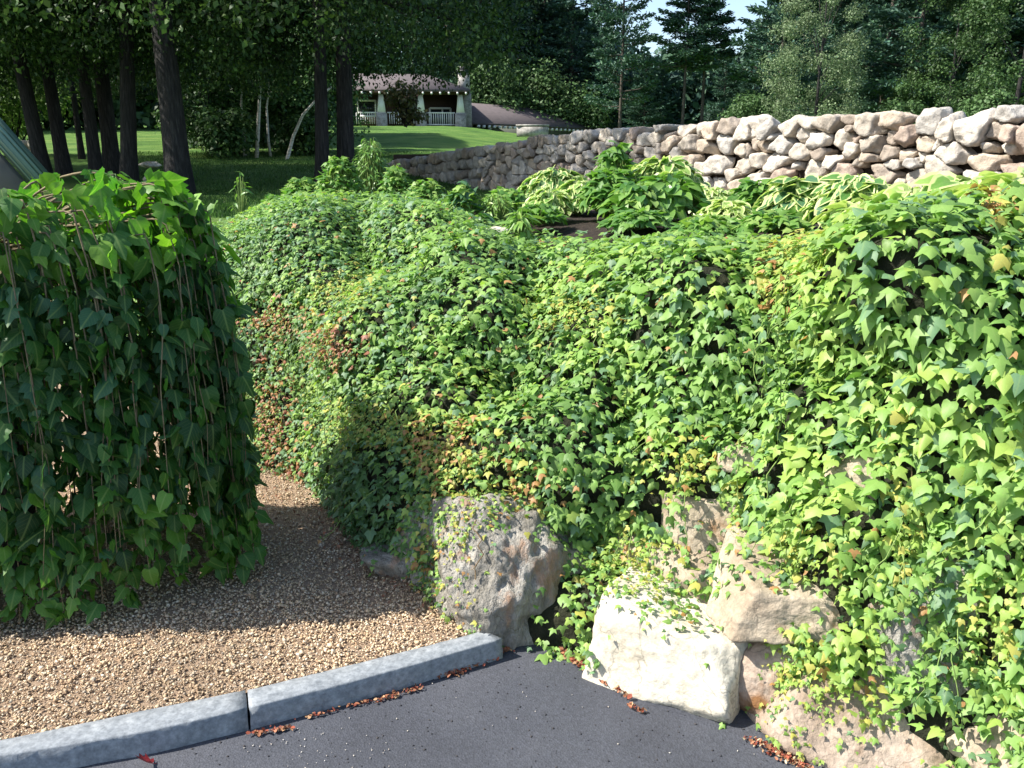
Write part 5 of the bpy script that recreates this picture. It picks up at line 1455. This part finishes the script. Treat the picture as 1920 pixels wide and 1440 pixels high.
# ------------------------------------------------------------------ sloping green strip at the far left: unidentified object built as a roof
M_gm = flat_mat("green_metal_roof", (.12, .21, .17), .4, 2, .08)
M_gm2 = flat_mat("green_fascia", (.05, .10, .08), .5, 2, .1)
Ys = 7.2
a_ = W(-90, 143, Ys); b_ = W(88, 345, Ys)
green_roof = thing("stand_in_roof", "narrow sloping green strip behind the mulberry, unidentified object built as a metal roof", "small roof", (float(a_[0]), Ys, float(H(a_[0], Ys))))
so = np.array(green_roof.location)
dirv = (b_ - a_); Lr = np.linalg.norm(dirv); dirv /= Lr
dwn = np.cross(dirv, np.array([0, 1.0, 0])); dwn = dwn if dwn[2] < 0 else -dwn
def slab(o0, u, lu, w_, lw_, t, lt):
    V = np.array([o0 + u * a * lu + w_ * b * lw_ + t * c * lt for a in (0, 1) for b in (0, 1) for c in (0, 1)]) - so
    return V, np.array([[0, 1, 3, 2], [4, 6, 7, 5], [0, 4, 5, 1], [2, 3, 7, 6], [0, 2, 6, 4], [1, 5, 7, 3]])
yv = np.array([0, 1.0, 0])
hpart("rake_trim", [slab(a_ - yv * .02, dirv, Lr, dwn, .085, yv, .02), slab(a_ + dwn * .033 - yv * .028, dirv, Lr, dwn, .012, yv, .008), slab(a_ + dwn * .070 - yv * .028, dirv, Lr, dwn, .012, yv, .008)], M_gm, green_roof)
hpart("roof", [slab(a_ - dwn * .02, dirv, Lr, dwn, .02, yv, .09)], M_gm, green_roof)
hpart("seam", [slab(a_ - dwn * .045 + yv * q, dirv, Lr, dwn, .03, yv, .02) for q in (.03, .06)], M_gm2, green_roof, kind="stuff")
hpart("soffit", [slab(a_ + dwn * .086 + yv * .03, dirv, Lr, dwn, .04, yv, .02)], M_gm2, green_roof)
# mirrored slope and gable wall
dir2 = dirv * np.array([-1, 1, 1]); dwn2 = dwn * np.array([-1, 1, 1])
hpart("far_roof", [slab(a_ - dwn2 * .02 - yv * .02, dir2, Lr, dwn2, .10, yv, .12)], M_gm, green_roof)
apex = a_ + dwn * .16
gv = []
for yy in (.01, .08):
    gv += [apex + yv * yy - so + np.array([0, 0, -.02]), a_ + dirv * Lr * .86 + dwn * .16 + yv * yy - so, np.array([(a_ + dirv * Lr * .86)[0] - so[0], yy, -.1]), np.array([(a_ + dir2 * Lr * .86)[0] - so[0], yy, -.1]), a_ + dir2 * Lr * .86 + dwn2 * .16 + yv * yy - so]
gv = np.array(gv)
Fg = [[0, 1, 2], [0, 2, 3], [0, 3, 4], [5, 7, 6], [5, 8, 7], [5, 9, 8]]
for i in range(5):
    j = (i + 1) % 5; Fg += [[i, i + 5, j + 5], [i, j + 5, j]]
link("wall", mesh_np("wall", gv, Fg, flat_mat("grey_siding", (.10, .105, .095), .8, 3, .15)), green_roof)
print("done")
